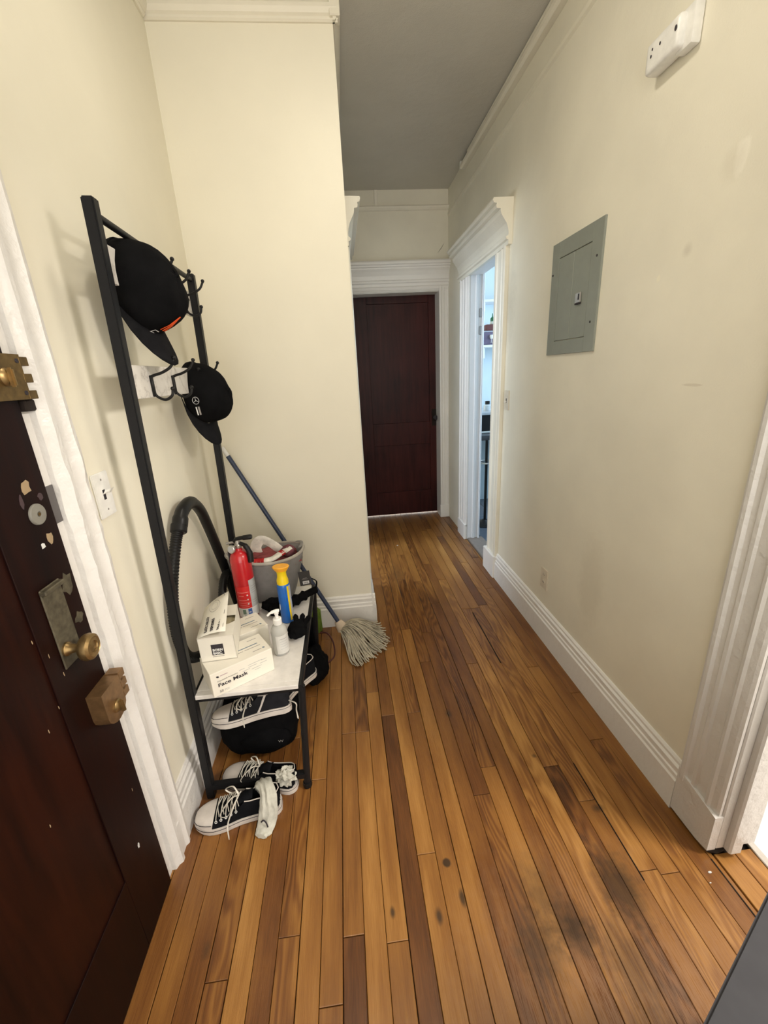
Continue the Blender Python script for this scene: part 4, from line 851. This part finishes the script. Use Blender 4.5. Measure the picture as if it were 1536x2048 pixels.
u = Vector((.97, .10, .05)).normalized(); w2 = Vector((.05, -.18, .97)); w2 = (w2 - u * w2.dot(u)).normalized(); o_ = Vector((-0.253, 1.705, 0.520)); nn = u.cross(w2)
bm = B(); obox(bm, o_, u, w2, nn, .050, .078, .0008); link('card', bm, plain('dark_grey_card', (0.040, 0.038, 0.036), .6), tg)
k_ = -1 if nn.y > 0 else 1
bm = B(); obox(bm, o_ + u * .013 + w2 * .008 + nn * k_ * .001, u, w2, nn, .028, .016, .0006); bl = link('barcode_label', bm, m_label, tg)
for i in range(9):
    bm = B(); obox(bm, o_ + u * (.016 + i * .0025) + w2 * .011 + nn * k_ * .0016, u, w2, nn, .001 if i % 3 else .0015, .009, .0004); link('barcode_line', bm, m_ink, bl)
for a_, b_, l_ in ((.012, .034, .026), (.016, .040, .018)):
    bm = B(); obox(bm, o_ + u * a_ + w2 * b_ + nn * k_ * .001, u, w2, nn, l_, .0015, .0004); link('small_print', bm, m_inkgrey, tg)
bm = B(); tube(bm, [o_ + u * .02 + w2 * .075, Vector((-.232, 1.735, .655))], .0008, 5); link('string', bm, m_ink, tg)
# ================================================================== BLACK THINGS ON THE SEAT
bm = B(); blob(bm, (-0.375, 1.640, 0.476), (.042, .034, .028), .22, 6, 4, 1.0, .4515); blob(bm, (-0.345, 1.595, .475), (.036, .030, .026), .22, 6, 3, 8.0, .4515)
tag(link('black_scarf', bm, m_blackcloth, origin=(-0.37, 1.625, .4505), smooth=True), 'crumpled black cloth between the extinguisher and the blue can', 'cloth')
t = thing('folded_umbrella', 'black folded umbrella lying across the far seat edge', 'umbrella', (-0.27, 1.66, .47))
P = smooth_path([(-0.345, 1.600, .474), (-0.30, 1.630, .480), (-0.265, 1.660, .482), (-0.215, 1.700, .486), (-0.188, 1.722, .486)], 6)
bm = B(); tube(bm, P, [.022 + .005 * math.sin(i * 1.3) for i in range(len(P) - 9)] + [.016] * 9, 12); link('umbrella_canopy', bm, m_blackcloth, t, True)
bm = B(); tube(bm, smooth_path([(-.195, 1.715, .486), (-.186, 1.722, .50), (-.182, 1.72, .53), (-.20, 1.715, .548)], 5), .006, 8, flat=.4); link('wrist_strap', bm, m_blackcloth, t, True)
t = thing('black_glove', 'black knitted glove lying at the right edge of the seat', 'glove', (-0.245, 1.43, .4505))
bm = B(); blob(bm, (-0.248, 1.435, 0.474), (.036, .052, .026), .16, 5, 4, 4.0, .4515); link('palm', bm, m_blackcloth, t, True)
for (x, y, a) in ((-.255, 1.488, .2), (-.236, 1.487, -.1), (-.222, 1.474, -.5)):
    bm = B(); d_ = Vector((-math.sin(a), math.cos(a), .25)); tube(bm, smooth_path([Vector((x, y - .03, .468)), Vector((x, y, .472)), Vector((x, y, .472)) + d_ * .025, Vector((x, y, .476)) + d_ * .04], 3), [.011] * 8 + [.008, .004], 8); link('finger', bm, m_blackcloth, t, True)
# ================================================================== VACUUM HOSE
t = thing('vacuum_hose', 'black ribbed vacuum hose looping up behind the bench', 'hose', (-0.58, 1.45, .46))
P = smooth_path([(-0.545, 1.46, .474), (-0.575, 1.345, .472), (-0.600, 1.272, .515), (-0.607, 1.250, .60), (-0.607, 1.258, .70), (-0.605, 1.300, .80), (-0.60, 1.37, .90), (-0.595, 1.425, .955)], 22)
bm = B(); tube(bm, P, [.0175 + (.0018 if i % 2 else -.0008) for i in range(len(P))], 14); link('ribbed_hose', bm, m_hose, t, True)
P = smooth_path([(-0.595, 1.418, .945), (-0.592, 1.455, .985), (-0.588, 1.535, .995), (-0.588, 1.61, .945), (-0.59, 1.66, .872), (-0.592, 1.73, .735), (-0.592, 1.80, .575), (-0.592, 1.852, .43), (-0.592, 1.91, .28), (-0.59, 1.99, .07)], 6)
bm = B(); tube(bm, P, [.0265] * 4 + [.023] * 10 + [.0205] * (len(P) - 14), 14); link('wand', bm, m_hose, t, True)
bm = B(); lathe(bm, [(.0235, 0), (.027, .004), (.027, .03), (.0235, .034)], (-0.597, 1.402, .925), Vector((0.0, .62, .78)), 18); link('cuff', bm, m_hook, t, True)
P = smooth_path([(-0.575, 1.795, .585), (-0.572, 1.70, .605), (-0.570, 1.625, .56), (-0.565, 1.60, .50), (-0.555, 1.60, .472)], 14)
bm = B(); tube(bm, P, [.0165 + (.0012 if i % 2 else -.0006) for i in range(len(P))], 12); link('ribbed_hose', bm, m_hose, t, True)
# ================================================================== MOP
t = thing('mop', 'string mop with a navy handle leaning in the corner beside the bench', 'mop', (-0.09, 2.0, 0))
A = Vector((-0.604, 2.135, 1.085)); Bq = Vector((-0.115, 2.02, 0.105)); d_ = (Bq - A).normalized()
bm = B(); tube(bm, [A + d_ * .03, Bq], .0115, 14); link('handle', bm, m_navy, t, True)
bm = B(); tube(bm, [A - d_ * .02, A + d_ * .03], .0108, 12); link('handle_tip', bm, m_label, t, True)
F = Bq - d_ * .005
bm = B(); tube(bm, [F - d_ * .010, F + d_ * .02, F + d_ * .05], [.020, .030, .034], 14, flat=.62, up=(0, 1, 0)); link('clamp', bm, m_ferrule, t, True)
bm = B(); rs = random.Random(5); F2 = F + d_ * .045
for i in range(170):
    a = rs.uniform(-1, 1); k = rs.random(); L = rs.uniform(.19, .27) * (1 - .12 * abs(a))
    ang = R(-27) + a * R(50); dr_ = Vector((math.cos(ang), math.sin(ang), 0)); z = .035 + .065 * k * (1 - abs(a) * .6)
    s0 = F2 + Vector((rs.uniform(-.012, .012), a * .030, rs.uniform(-.012, .012)))
    wob = lambda: Vector((rs.uniform(-.008, .008), rs.uniform(-.008, .008), 0))
    p1 = s0 + dr_ * L * .25 + wob(); p1.z = z + .03; p2 = s0 + dr_ * L * .5 + wob(); p2.z = z + .012; p3 = s0 + dr_ * L * .78 + wob() * 1.4; p3.z = max(.006, z * .55 - .005); p4 = s0 + dr_ * L + wob() * 1.6; p4.z = max(.005, .005 + .02 * k * rs.random())
    tube(bm, smooth_path([s0, p1, p2, p3, p4], 3), rs.uniform(.0026, .0036), 5)
o = link('mop_strands', bm, m_mop, t, True); o['kind'] = 'stuff'
# ================================================================== THINGS ON THE FLOOR BESIDE THE BENCH
t = thing('black_bag', 'soft black bag slumped on the floor behind the bench leg', 'bag', (-0.25, 1.82, 0))
bm = B(); blob(bm, (-0.240, 1.722, 0.075), (.066, .100, .082), .16, 5, 4, 6.0, .003); blob(bm, (-0.285, 1.93, 0.115), (.055, .078, .115), .14, 5, 4, 7.0, .003); link('bag_body', bm, m_blackcloth, t, True)
bm = B(); tube(bm, smooth_path([(-0.215, 1.93, .115), (-0.175, 1.91, .12), (-0.145, 1.85, .10), (-0.142, 1.79, .065), (-0.175, 1.76, .05)], 6), .0042, 8); link('cord_loop', bm, m_cord, t, True)
bm = B(); obox(bm, (-0.305, 2.085, 0.003), (1, 0, 0), (0, 1, 0), Z, .085, .055, .150, .012, 3); tag(link('green_pouch', bm, m_green, origin=(-0.26, 2.11, 0), smooth=True), 'green cloth pouch on the floor against the corner baseboard', 'pouch')
t = thing('black_backpack', 'black backpack lying on the floor under the near end of the bench', 'backpack', (-0.42, 1.38, 0))
bm = B(); blob(bm, (-0.43, 1.415, 0.105), (.150, .130, .112), .08, 5, 4, 11.0, None, .62); link('pack_body', bm, m_blackcloth, t, True)
bm = B(); blob(bm, (-0.40, 1.30, 0.085), (.095, .038, .062), .08, 5, 3, 12.0, .004); link('front_pocket', bm, m_blackcloth, t, True)
text('logo_mark', 'W', .014, (-0.345, 1.262, .10), (1, 0, 0), (0, .1, 1), m_inkgrey, t, sx=1.4)
# ================================================================== SNEAKERS
def sneaker(label, pos_, yaw, L=0.285, cap_toe=True, stripe=False, laces=True, upper=None, group=None, pitch=0.0, rollx=0.0, flip=1):
    # local x from heel (0) to toe (L)
    q = Matrix.Rotation(yaw, 3, 'Z') @ Matrix.Rotation(pitch, 3, 'Y') @ Matrix.Rotation(rollx, 3, 'X'); P0 = Vector(pos_)
    W = lambda p: P0 + q @ Vector(p)
    t = thing('sneaker', label, 'shoe', pos_, group); upper = upper or m_canvas
    def half(s):   # half width
        if s < .12: return .033 * math.sqrt(max(0, 1 - ((.12 - s) / .125) ** 2)) + .001
        if s < .40: return .033 - .002 * math.sin((s - .12) / .28 * math.pi)
        if s < .72: return .033 + .015 * (.5 - .5 * math.cos((s - .40) / .32 * math.pi))
        return .048 * math.sqrt(max(0, 1 - ((s - .72) / .283) ** 2)) + .001
    yc = lambda s: flip * .006 * math.sin(max(0, s - .3) * 2.6)
    def H(s):      # top line height above sole
        if s < .40: return .052 + .010 * (1 - s / .40)
        if s < .78: return .058 - .030 * (s - .40) / .38
        return max(.004, .028 * math.sqrt(max(0, 1 - ((s - .78) / .225) ** 2)))
    SS = [0.0, .015, .04, .08, .12, .18, .26, .34, .40, .46, .52, .58, .64, .70, .76, .82, .88, .93, .965, .985, 1.0]
    sh = .026
    bm = B(); outl = [(s, half(s)) for s in SS]; pts = [(s * L, yc(s) + h_ + .003) for s, h_ in outl] + [(s * L, yc(s) - h_ - .003) for s, h_ in reversed(outl)]
    lo = [bm.verts.new(W((x, y * .97, .0 + .010 * max(0, x / L - .86) / .14))) for x, y in pts]; mid = [bm.verts.new(W((x, y * 1.02, .010 + .006 * max(0, x / L - .8) / .2))) for x, y in pts]; hi = [bm.verts.new(W((x, y, sh + .006 * max(0, x / L - .8) / .2))) for x, y in pts]
    n = len(pts)
    for a, b in ((lo, mid), (mid, hi)):
        for i in range(n): bm.faces.new((a[i], a[(i + 1) % n], b[(i + 1) % n], b[i]))
    bm.faces.new(lo); bm.faces.new(hi); bmesh.ops.remove_doubles(bm, verts=bm.verts, dist=.0002); link('sole', bm, m_rubber, t, True)
    bm = B(); tube(bm, [W((x, y * 1.035, sh - .006)) for x, y in pts + pts[:1]], .0009, 4, caps=False); link('sole_line', bm, m_ink, t)
    def arch(s, u_, off=0.0):      # u_ in -1..1 across
        h_ = half(s) + off; H_ = H(s) + off; a = (u_ + 1) / 2 * math.pi
        y = -math.cos(a); z = math.sin(a)
        y = math.copysign(abs(y) ** .72, y); z = z ** .75
        if s < .40:
            k = .62 + .1 * s; y = math.copysign(max(abs(y), 0), y)
            return (s * L, yc(s) + y * h_ * (1 - (1 - k) * z), sh + z * H_)
        return (s * L, yc(s) + y * h_, sh + z * H_)
    bm = B(); rings = []
    for s in SS[:-1]:
        row = []
        for j in range(17):
            u_ = -1 + j / 8
            if s <= .40:
                # open collar: outer wall up to collar, then inner wall down to the insole
                k = abs(u_); sg = -1 if u_ < 0 else 1
                if k >= .5: f = (1 - k) / .5; yy = half(s) * (1 - .30 * f * (1 if s > .03 else .4)); zz = H(s) * f
                else: f = (.5 - k) / .5; yy = half(s) * (.70 * (1 - f ** 3)) - .002; zz = H(s) * (1 - min(1, f * 1.5)) + .004; yy = max(yy, 0)
                if s < .06: yy = min(yy, half(s))
                row.append(bm.verts.new(W((s * L + (.006 * (1 - min(1, f)) if s < .02 else 0) + (.004 if s < .02 and k < .5 else 0), yc(s) + sg * yy, sh + zz))))
            else:
                row.append(bm.verts.new(W(arch(s, u_))))
        rings.append(row)
    for a, b in zip(rings, rings[1:]):
        for j in range(16): bm.faces.new((a[j], a[j + 1], b[j + 1], b[j]))
    link('upper', bm, upper, t, True)
    bm = B()
    col = [W((s * L, yc(s) + half(s) * .70, sh + H(s) + .0005)) for s in reversed([x for x in SS if .04 <= x <= .40])] + [W((.004, yc(0), sh + H(0)))] + [W((s * L, yc(s) - half(s) * .70, sh + H(s) + .0005)) for s in SS if .04 <= s <= .40]
    tube(bm, col, .0018, 6); link('collar_trim', bm, m_rubber, t, True)
    if cap_toe:
        bm = B(); rows = []
        for s in [.775, .80, .84, .88, .92, .955, .98, .995]:
            rows.append([bm.verts.new(W(arch(s - (.03 * (1 - abs(u_) ** 2) if s < .79 else 0), u_, .0022))) for u_ in [-1 + j / 8 for j in range(17)]])
        for a, b in zip(rows, rows[1:]):
            for j in range(16): bm.faces.new((a[j], a[j + 1], b[j + 1], b[j]))
        link('toe_cap', bm, m_rubber, t, True)
        bm = B(); tube(bm, [W(arch(s, 1 - .24, .0035)) for s in (.775, .84, .90, .95)] + [W(arch(.985, u_, .0035)) for u_ in (.6, .3, 0, -.3, -.6)] + [W(arch(s, -1 + .24, .0035)) for s in (.95, .90, .84, .775)], .0010, 4); link('toe_line', bm, m_ink, t)
    if stripe:
        for sd in (-1, 1):
            bm = B(); rows = [[bm.verts.new(W(arch(.36 - .14 * f + w_, sd * (1 - .42 * f), .0022))) for w_ in (0, .035)] for f in [i / 6 for i in range(7)]]
            rows = []
            for i in range(7):
                f = i / 6; s = .30 + .10 * (1 - f); hh = sh + H(s) * f * .98; yy = half(s) * (1 - .30 * f) + .0012
                rows.append([bm.verts.new(W(((s + w_) * L, yc(s) + sd * yy, hh))) for w_ in (0, .03)])
            for a, b in zip(rows, rows[1:]): bm.faces.new((a[0], a[1], b[1], b[0]))
            link('side_stripe', bm, m_rubber, t)
    # tongue
    bm = B(); rows = []
    for s, zz in ((.52, .0), (.46, .004), (.40, .010), (.35, .016), (.31, .020)):
        rows.append([bm.verts.new(W((s * L, yc(s) + u_ * .020, sh + H(s) + zz - .012 * u_ * u_))) for u_ in (-1, -.5, 0, .5, 1)])
    for a, b in zip(rows, rows[1:]):
        for j in range(4): bm.faces.new((a[j], a[j + 1], b[j + 1], b[j]))
    tn = link('tongue', bm, upper, t, True); so = tn.modifiers.new('thick', 'SOLIDIFY'); so.thickness = .003
    if laces:
        for k, s in enumerate((.50, .555, .61, .665, .72)):
            for sd in (-1, 1):
                e0 = W(arch(s, sd * .58, .001)); e1_ = W(arch(s, 0, .004)); e2_ = W(arch(s - .035, -sd * .40, .004))
                bm = B(); tube(bm, smooth_path([e0, W(arch(s, sd * .4, .0035)), e1_, e2_], 4), .0026, 6, flat=.5); link('lace', bm, m_lace, t, True)
                nv = (W(arch(s, sd * .62, .01)) - W(arch(s, sd * .62, 0))).normalized()
                bm = B(); c2 = W(arch(s, sd * .62, .0015)); a1 = (q @ Vector((1, 0, 0))); b1 = nv.cross(a1).normalized()
                tube(bm, [c2 + a1 * math.cos(a) * .0034 + b1 * math.sin(a) * .0034 for a in [2 * math.pi * i / 10 for i in range(11)]], .0011, 5, caps=False); link('eyelet', bm, m_label, t, True)
        kx = .47
        for sd in (-1, 1):
            bm = B(); tube(bm, smooth_path([W((kx * L, 0, sh + .062)), W((kx * L + .02, sd * .022, sh + .078)), W((kx * L + .055, sd * .045, sh + .045)), W((kx * L + .035, sd * .040, sh + .028)), W((kx * L + .01, sd * .018, sh + .058)), W((kx * L, 0, sh + .064))], 5), .0026, 6, flat=.5); link('lace_bow', bm, m_lace, t, True)
        bm = B(); tube(bm, smooth_path([W((kx * L, 0, sh + .064)), W((kx * L + .015, flip * .035, sh + .052)), W((kx * L + .035, flip * .058, sh + .01)), W((kx * L + .03, flip * .085, -pos_[2] * 0 + .008))], 5), [.0026] * 12 + [.0024] * 3 + [.0012], 6, flat=.5); link('lace_end', bm, m_lace, t, True)
    return t, W
s1, SW1 = sneaker('black canvas low sneaker with a white toe cap, nearest the camera on the floor', (-0.318, 1.085, 0.001), R(180 + 4), flip=1, group=None)
s2, SW2 = sneaker('black canvas sneaker behind the nearest one, its heel by the rack foot', (-0.270, 1.150, 0.001), R(180 - 12), flip=-1)
sock_g = None
# socks
def sock(label, pts, rads, matrix=None):
    bm = B(); P = smooth_path(pts, 5); n = len(P); rr = [rads[min(len(rads) - 1, int(i * len(rads) / n))] for i in range(n)]
    tube(bm, P, rr, 18, flat=.40, up=(0, -.6, 1))
    for v_ in bm.verts: v_.co += Vector((noise.noise(v_.co * 45), noise.noise(v_.co * 45 + Vector((9, 0, 0))), noise.noise(v_.co * 60 + Vector((0, 9, 0))))) * .006
    return bm
t = thing('sock', 'ribbed white ankle sock hanging out of the nearest sneaker', 'sock', (-0.37, 1.06, .06))
bm = B(); S_ = [(-0.392, 1.118, .060, .030, .018), (-0.378, 1.108, .088, .034, .016), (-0.362, 1.085, .100, .033, .015), (-0.352, 1.055, .088, .034, .014), (-0.350, 1.034, .058, .036, .013), (-0.356, 1.020, .030, .038, .012), (-0.366, 1.000, .010, .036, .009), (-0.374, .984, .009, .026, .007)]
CP = smooth_path([p[:3] for p in S_], 4); rg = []
for i, p in enumerate(CP):
    k = min(i / 4, len(S_) - 1.001); k0 = int(k); f_ = k - k0; wd = S_[k0][3] * (1 - f_) + S_[k0 + 1][3] * f_; tk = S_[k0][4] * (1 - f_) + S_[k0 + 1][4] * f_
    tn_ = (CP[min(i + 1, len(CP) - 1)] - CP[max(i - 1, 0)]).normalized(); ac = Vector((1, .25, .1)); ac = (ac - tn_ * ac.dot(tn_)).normalized(); nn_ = tn_.cross(ac)
    rg.append([bm.verts.new(p + ac * math.cos(a_) * wd * .80 * (1 + .02 * math.sin(i * 2.1)) + nn_ * math.sin(a_) * tk * (1 + .15 * math.sin(a_ * 9))) for a_ in [2 * math.pi * j / 36 for j in range(36)]])
for a_, b_ in zip(rg, rg[1:]):
    for j in range(36): bm.faces.new((a_[j], a_[(j + 1) % 36], b_[(j + 1) % 36], b_[j]))
bm.faces.new(rg[0]); bm.faces.new(rg[-1])
for v_ in bm.verts: v_.co += Vector((noise.noise(v_.co * 40), noise.noise(v_.co * 40 + Vector((9, 0, 0))), max(-.2, noise.noise(v_.co * 50 + Vector((0, 9, 0)))))) * .006
link('sock_body', bm, m_sock, t, True)
bm = B(); tube(bm, smooth_path([(-0.352, 1.000, .026), (-0.356, 1.003, .042), (-0.364, 1.006, .050), (-.372, 1.006, .044)], 4), .0025, 6); link('sock_mark', bm, m_ink, t, True)
bm = B(); blob(bm, (-0.304, 1.144, .066), (.034, .026, .030), .30, 9, 4, 3.3); tag(link('sock', bm, m_sock, origin=(-0.30, 1.12, .06), smooth=True), 'white sock balled up inside the second sneaker', 'sock')
s3, SW3 = sneaker('black and white striped sneaker on the backpack under the seat', (-0.283, 1.300, 0.222), R(180 + 8), L=.285, cap_toe=True, stripe=True, upper=m_canvasgrey, flip=1, rollx=R(14))
s4, SW4 = sneaker('black sneaker with a white sole, half hidden behind the right bench leg', (-0.215, 1.515, 0.205), R(180 + 50), L=.28, cap_toe=False, stripe=False, laces=False, flip=-1)
bm = B(); tube(bm, smooth_path([(-0.30, 1.30, .262), (-0.262, 1.275, .262), (-0.262, 1.27, .235), (-0.258, 1.262, .20)], 5), [.0026] * 14 + [.0035, .0012], 6, flat=.5); tag(link('loose_shoelace', bm, m_lace, origin=(-.27, 1.28, .25), smooth=True), 'white shoelace end dangling beside the bench leg', 'lace')
# ================================================================== KITCHEN (seen through the slit)
t = thing('wall_shelf', 'white kitchen wall shelf holding the red box and storage bin', 'shelf', (1.60, 4.30, 1.60))
bm = B(); abox(bm, (1.25, 4.18, 1.60), (2.0, 4.40, 1.622), 0.002); link('shelf_board', bm, m_kwhite, t)
for x in (1.40, 1.85):
    bm = B(); abox(bm, (x, 4.20, 1.50), (x + .02, 4.40, 1.60), 0.002); link('bracket', bm, m_kwhite, t)
t = thing('wall_shelf', 'white kitchen wall shelf above the sauce bottle', 'shelf', (1.60, 4.30, 2.0))
bm = B(); abox(bm, (1.25, 4.20, 2.0), (2.0, 4.40, 2.022), 0.002); link('shelf_board', bm, m_kwhite, t)
for x in (1.40, 1.85):
    bm = B(); abox(bm, (x, 4.22, 1.92), (x + .02, 4.40, 2.0), 0.002); link('bracket', bm, m_kwhite, t)
t = thing('storage_bin', 'dusky see-through storage bin on the lower kitchen shelf', 'bin', (1.50, 4.28, 1.622))
bm = B(); abox(bm, (1.40, 4.195, 1.624), (1.56, 4.36, 1.735), 0.006, 2); link('bin_body', bm, plain('dusky_purple_plastic', (0.13, 0.10, 0.16), .35), t)
bm = B(); abox(bm, (1.395, 4.19, 1.735), (1.565, 4.365, 1.748), 0.003); link('bin_lid', bm, plain('grey_lid', (0.35, .36, .42), .4), t)
bm = B(); lathe(bm, [(.016, 0), (.002, .004), (.002, .03), (.012, .036), (.016, .055), (.014, .07)], (1.475, 4.185, 1.640), seg=14); link('glass_print', bm, m_label, t, True)
bm = B(); abox(bm, (1.43, 4.20, 1.750), (1.60, 4.35, 1.805), 0.004); tag(link('brown_red_carton', bm, plain('brown_red_card', (0.10, 0.02, 0.015), .5), origin=(1.5, 4.28, 1.75)), 'brown red carton lying on the storage bin', 'carton')
t = thing('sauce_bottle', 'sauce bottle with a green cap and pointed nozzle on the brown carton', 'bottle', (1.507, 4.26, 1.806))
bm = B(); lathe(bm, [(.022, 0), (.024, .004), (.024, .018), (.018, .03)], (1.507, 4.26, 1.806), seg=16); link('bottle_body', bm, plain('pale_bottle', (0.6, 0.62, 0.55), .3), t, True)
bm = B(); lathe(bm, [(.019, .028), (.020, .055), (.014, .062), (.006, .070), (.003, .100), (0.0, .102)], (1.507, 4.26, 1.806), seg=16, cap1=False); link('green_cap', bm, plain('green_plastic', (0.01, 0.12, 0.04), .35), t, True)
t = thing('kitchen_counter', 'black front kitchen counter with a pale top', 'counter', (1.7, 4.10, 0))
bm = B(); abox(bm, (1.30, 3.95, 0.78), (2.3, 4.38, 0.985), 0.003); link('counter_body', bm, m_hook, t)
bm = B(); abox(bm, (1.28, 3.93, 0.985), (2.32, 4.39, 1.012), 0.003); link('worktop', bm, plain('grey_worktop', (0.40, .44, .48), .3), t)
for x in (1.33, 2.25):
    bm = B(); abox(bm, (x, 4.30, 0), (x + .04, 4.36, .78), .002); link('leg', bm, m_hook, t)
bm = B(); lathe(bm, [(.035, 0), (.036, .05), (.02, .06), (.02, .065)], (1.41, 4.06, 1.0135), seg=18); o = tag(link('jar', bm, plain('pale_jar', (.55, .60, .62), .25), origin=(1.41, 4.06, 1.0135), smooth=True), 'small pale jar with a dark lid on the kitchen counter', 'jar')
bm = B(); lathe(bm, [(.023, .062), (.023, .09), (.02, .092)], (1.41, 4.06, 1.0135), seg=18); link('lid', bm, m_hook, o, True)
t = thing('bar_stool', 'black pedestal bar stool with a round foot ring in the kitchen', 'stool', (1.262, 3.62, 0))
c = Vector((1.262, 3.62, 0))
bm = B(); lathe(bm, [(.11, 0.0), (.115, .006), (.10, .012), (.04, .03), (.022, .045)], c, seg=28); link('base', bm, m_hook, t, True)
bm = B(); tube(bm, [c + Z * .03, c + Z * .80], .0125, 14); link('pole', bm, m_hook, t, True)
bm = B(); tube(bm, [c + Vector((math.cos(a) * .075, math.sin(a) * .075, .60)) for a in [2 * math.pi * i / 28 for i in range(29)]], .008, 8, caps=False); tube(bm, [c + Vector((-.075, 0, .6)), c + Vector((.075, 0, .6))], .006, 6); link('foot_ring', bm, m_steel, t, True)
bm = B(); abox(bm, (1.10, 3.50, .815), (1.42, 3.76, .860), 0.012, 2); link('seat', bm, plain('black_vinyl', (0.05, .05, .055), .25), t, True)
bm = B(); tube(bm, [(1.12, 3.505, .885), (1.40, 3.505, .885)], .011, 8); tube(bm, [(1.13, 3.505, .85), (1.13, 3.505, .885)], .006, 6); tube(bm, [(1.39, 3.505, .85), (1.39, 3.505, .885)], .006, 6); link('low_back_rail', bm, m_steel, t, True)
bm = B(); abox(bm, (1.20, 4.33, 0.002), (1.31, 4.398, .16), 0.004); tag(link('white_step_box', bm, m_kwhite, origin=(1.25, 4.36, 0)), 'low white box against the kitchen wall behind the stool', 'box')
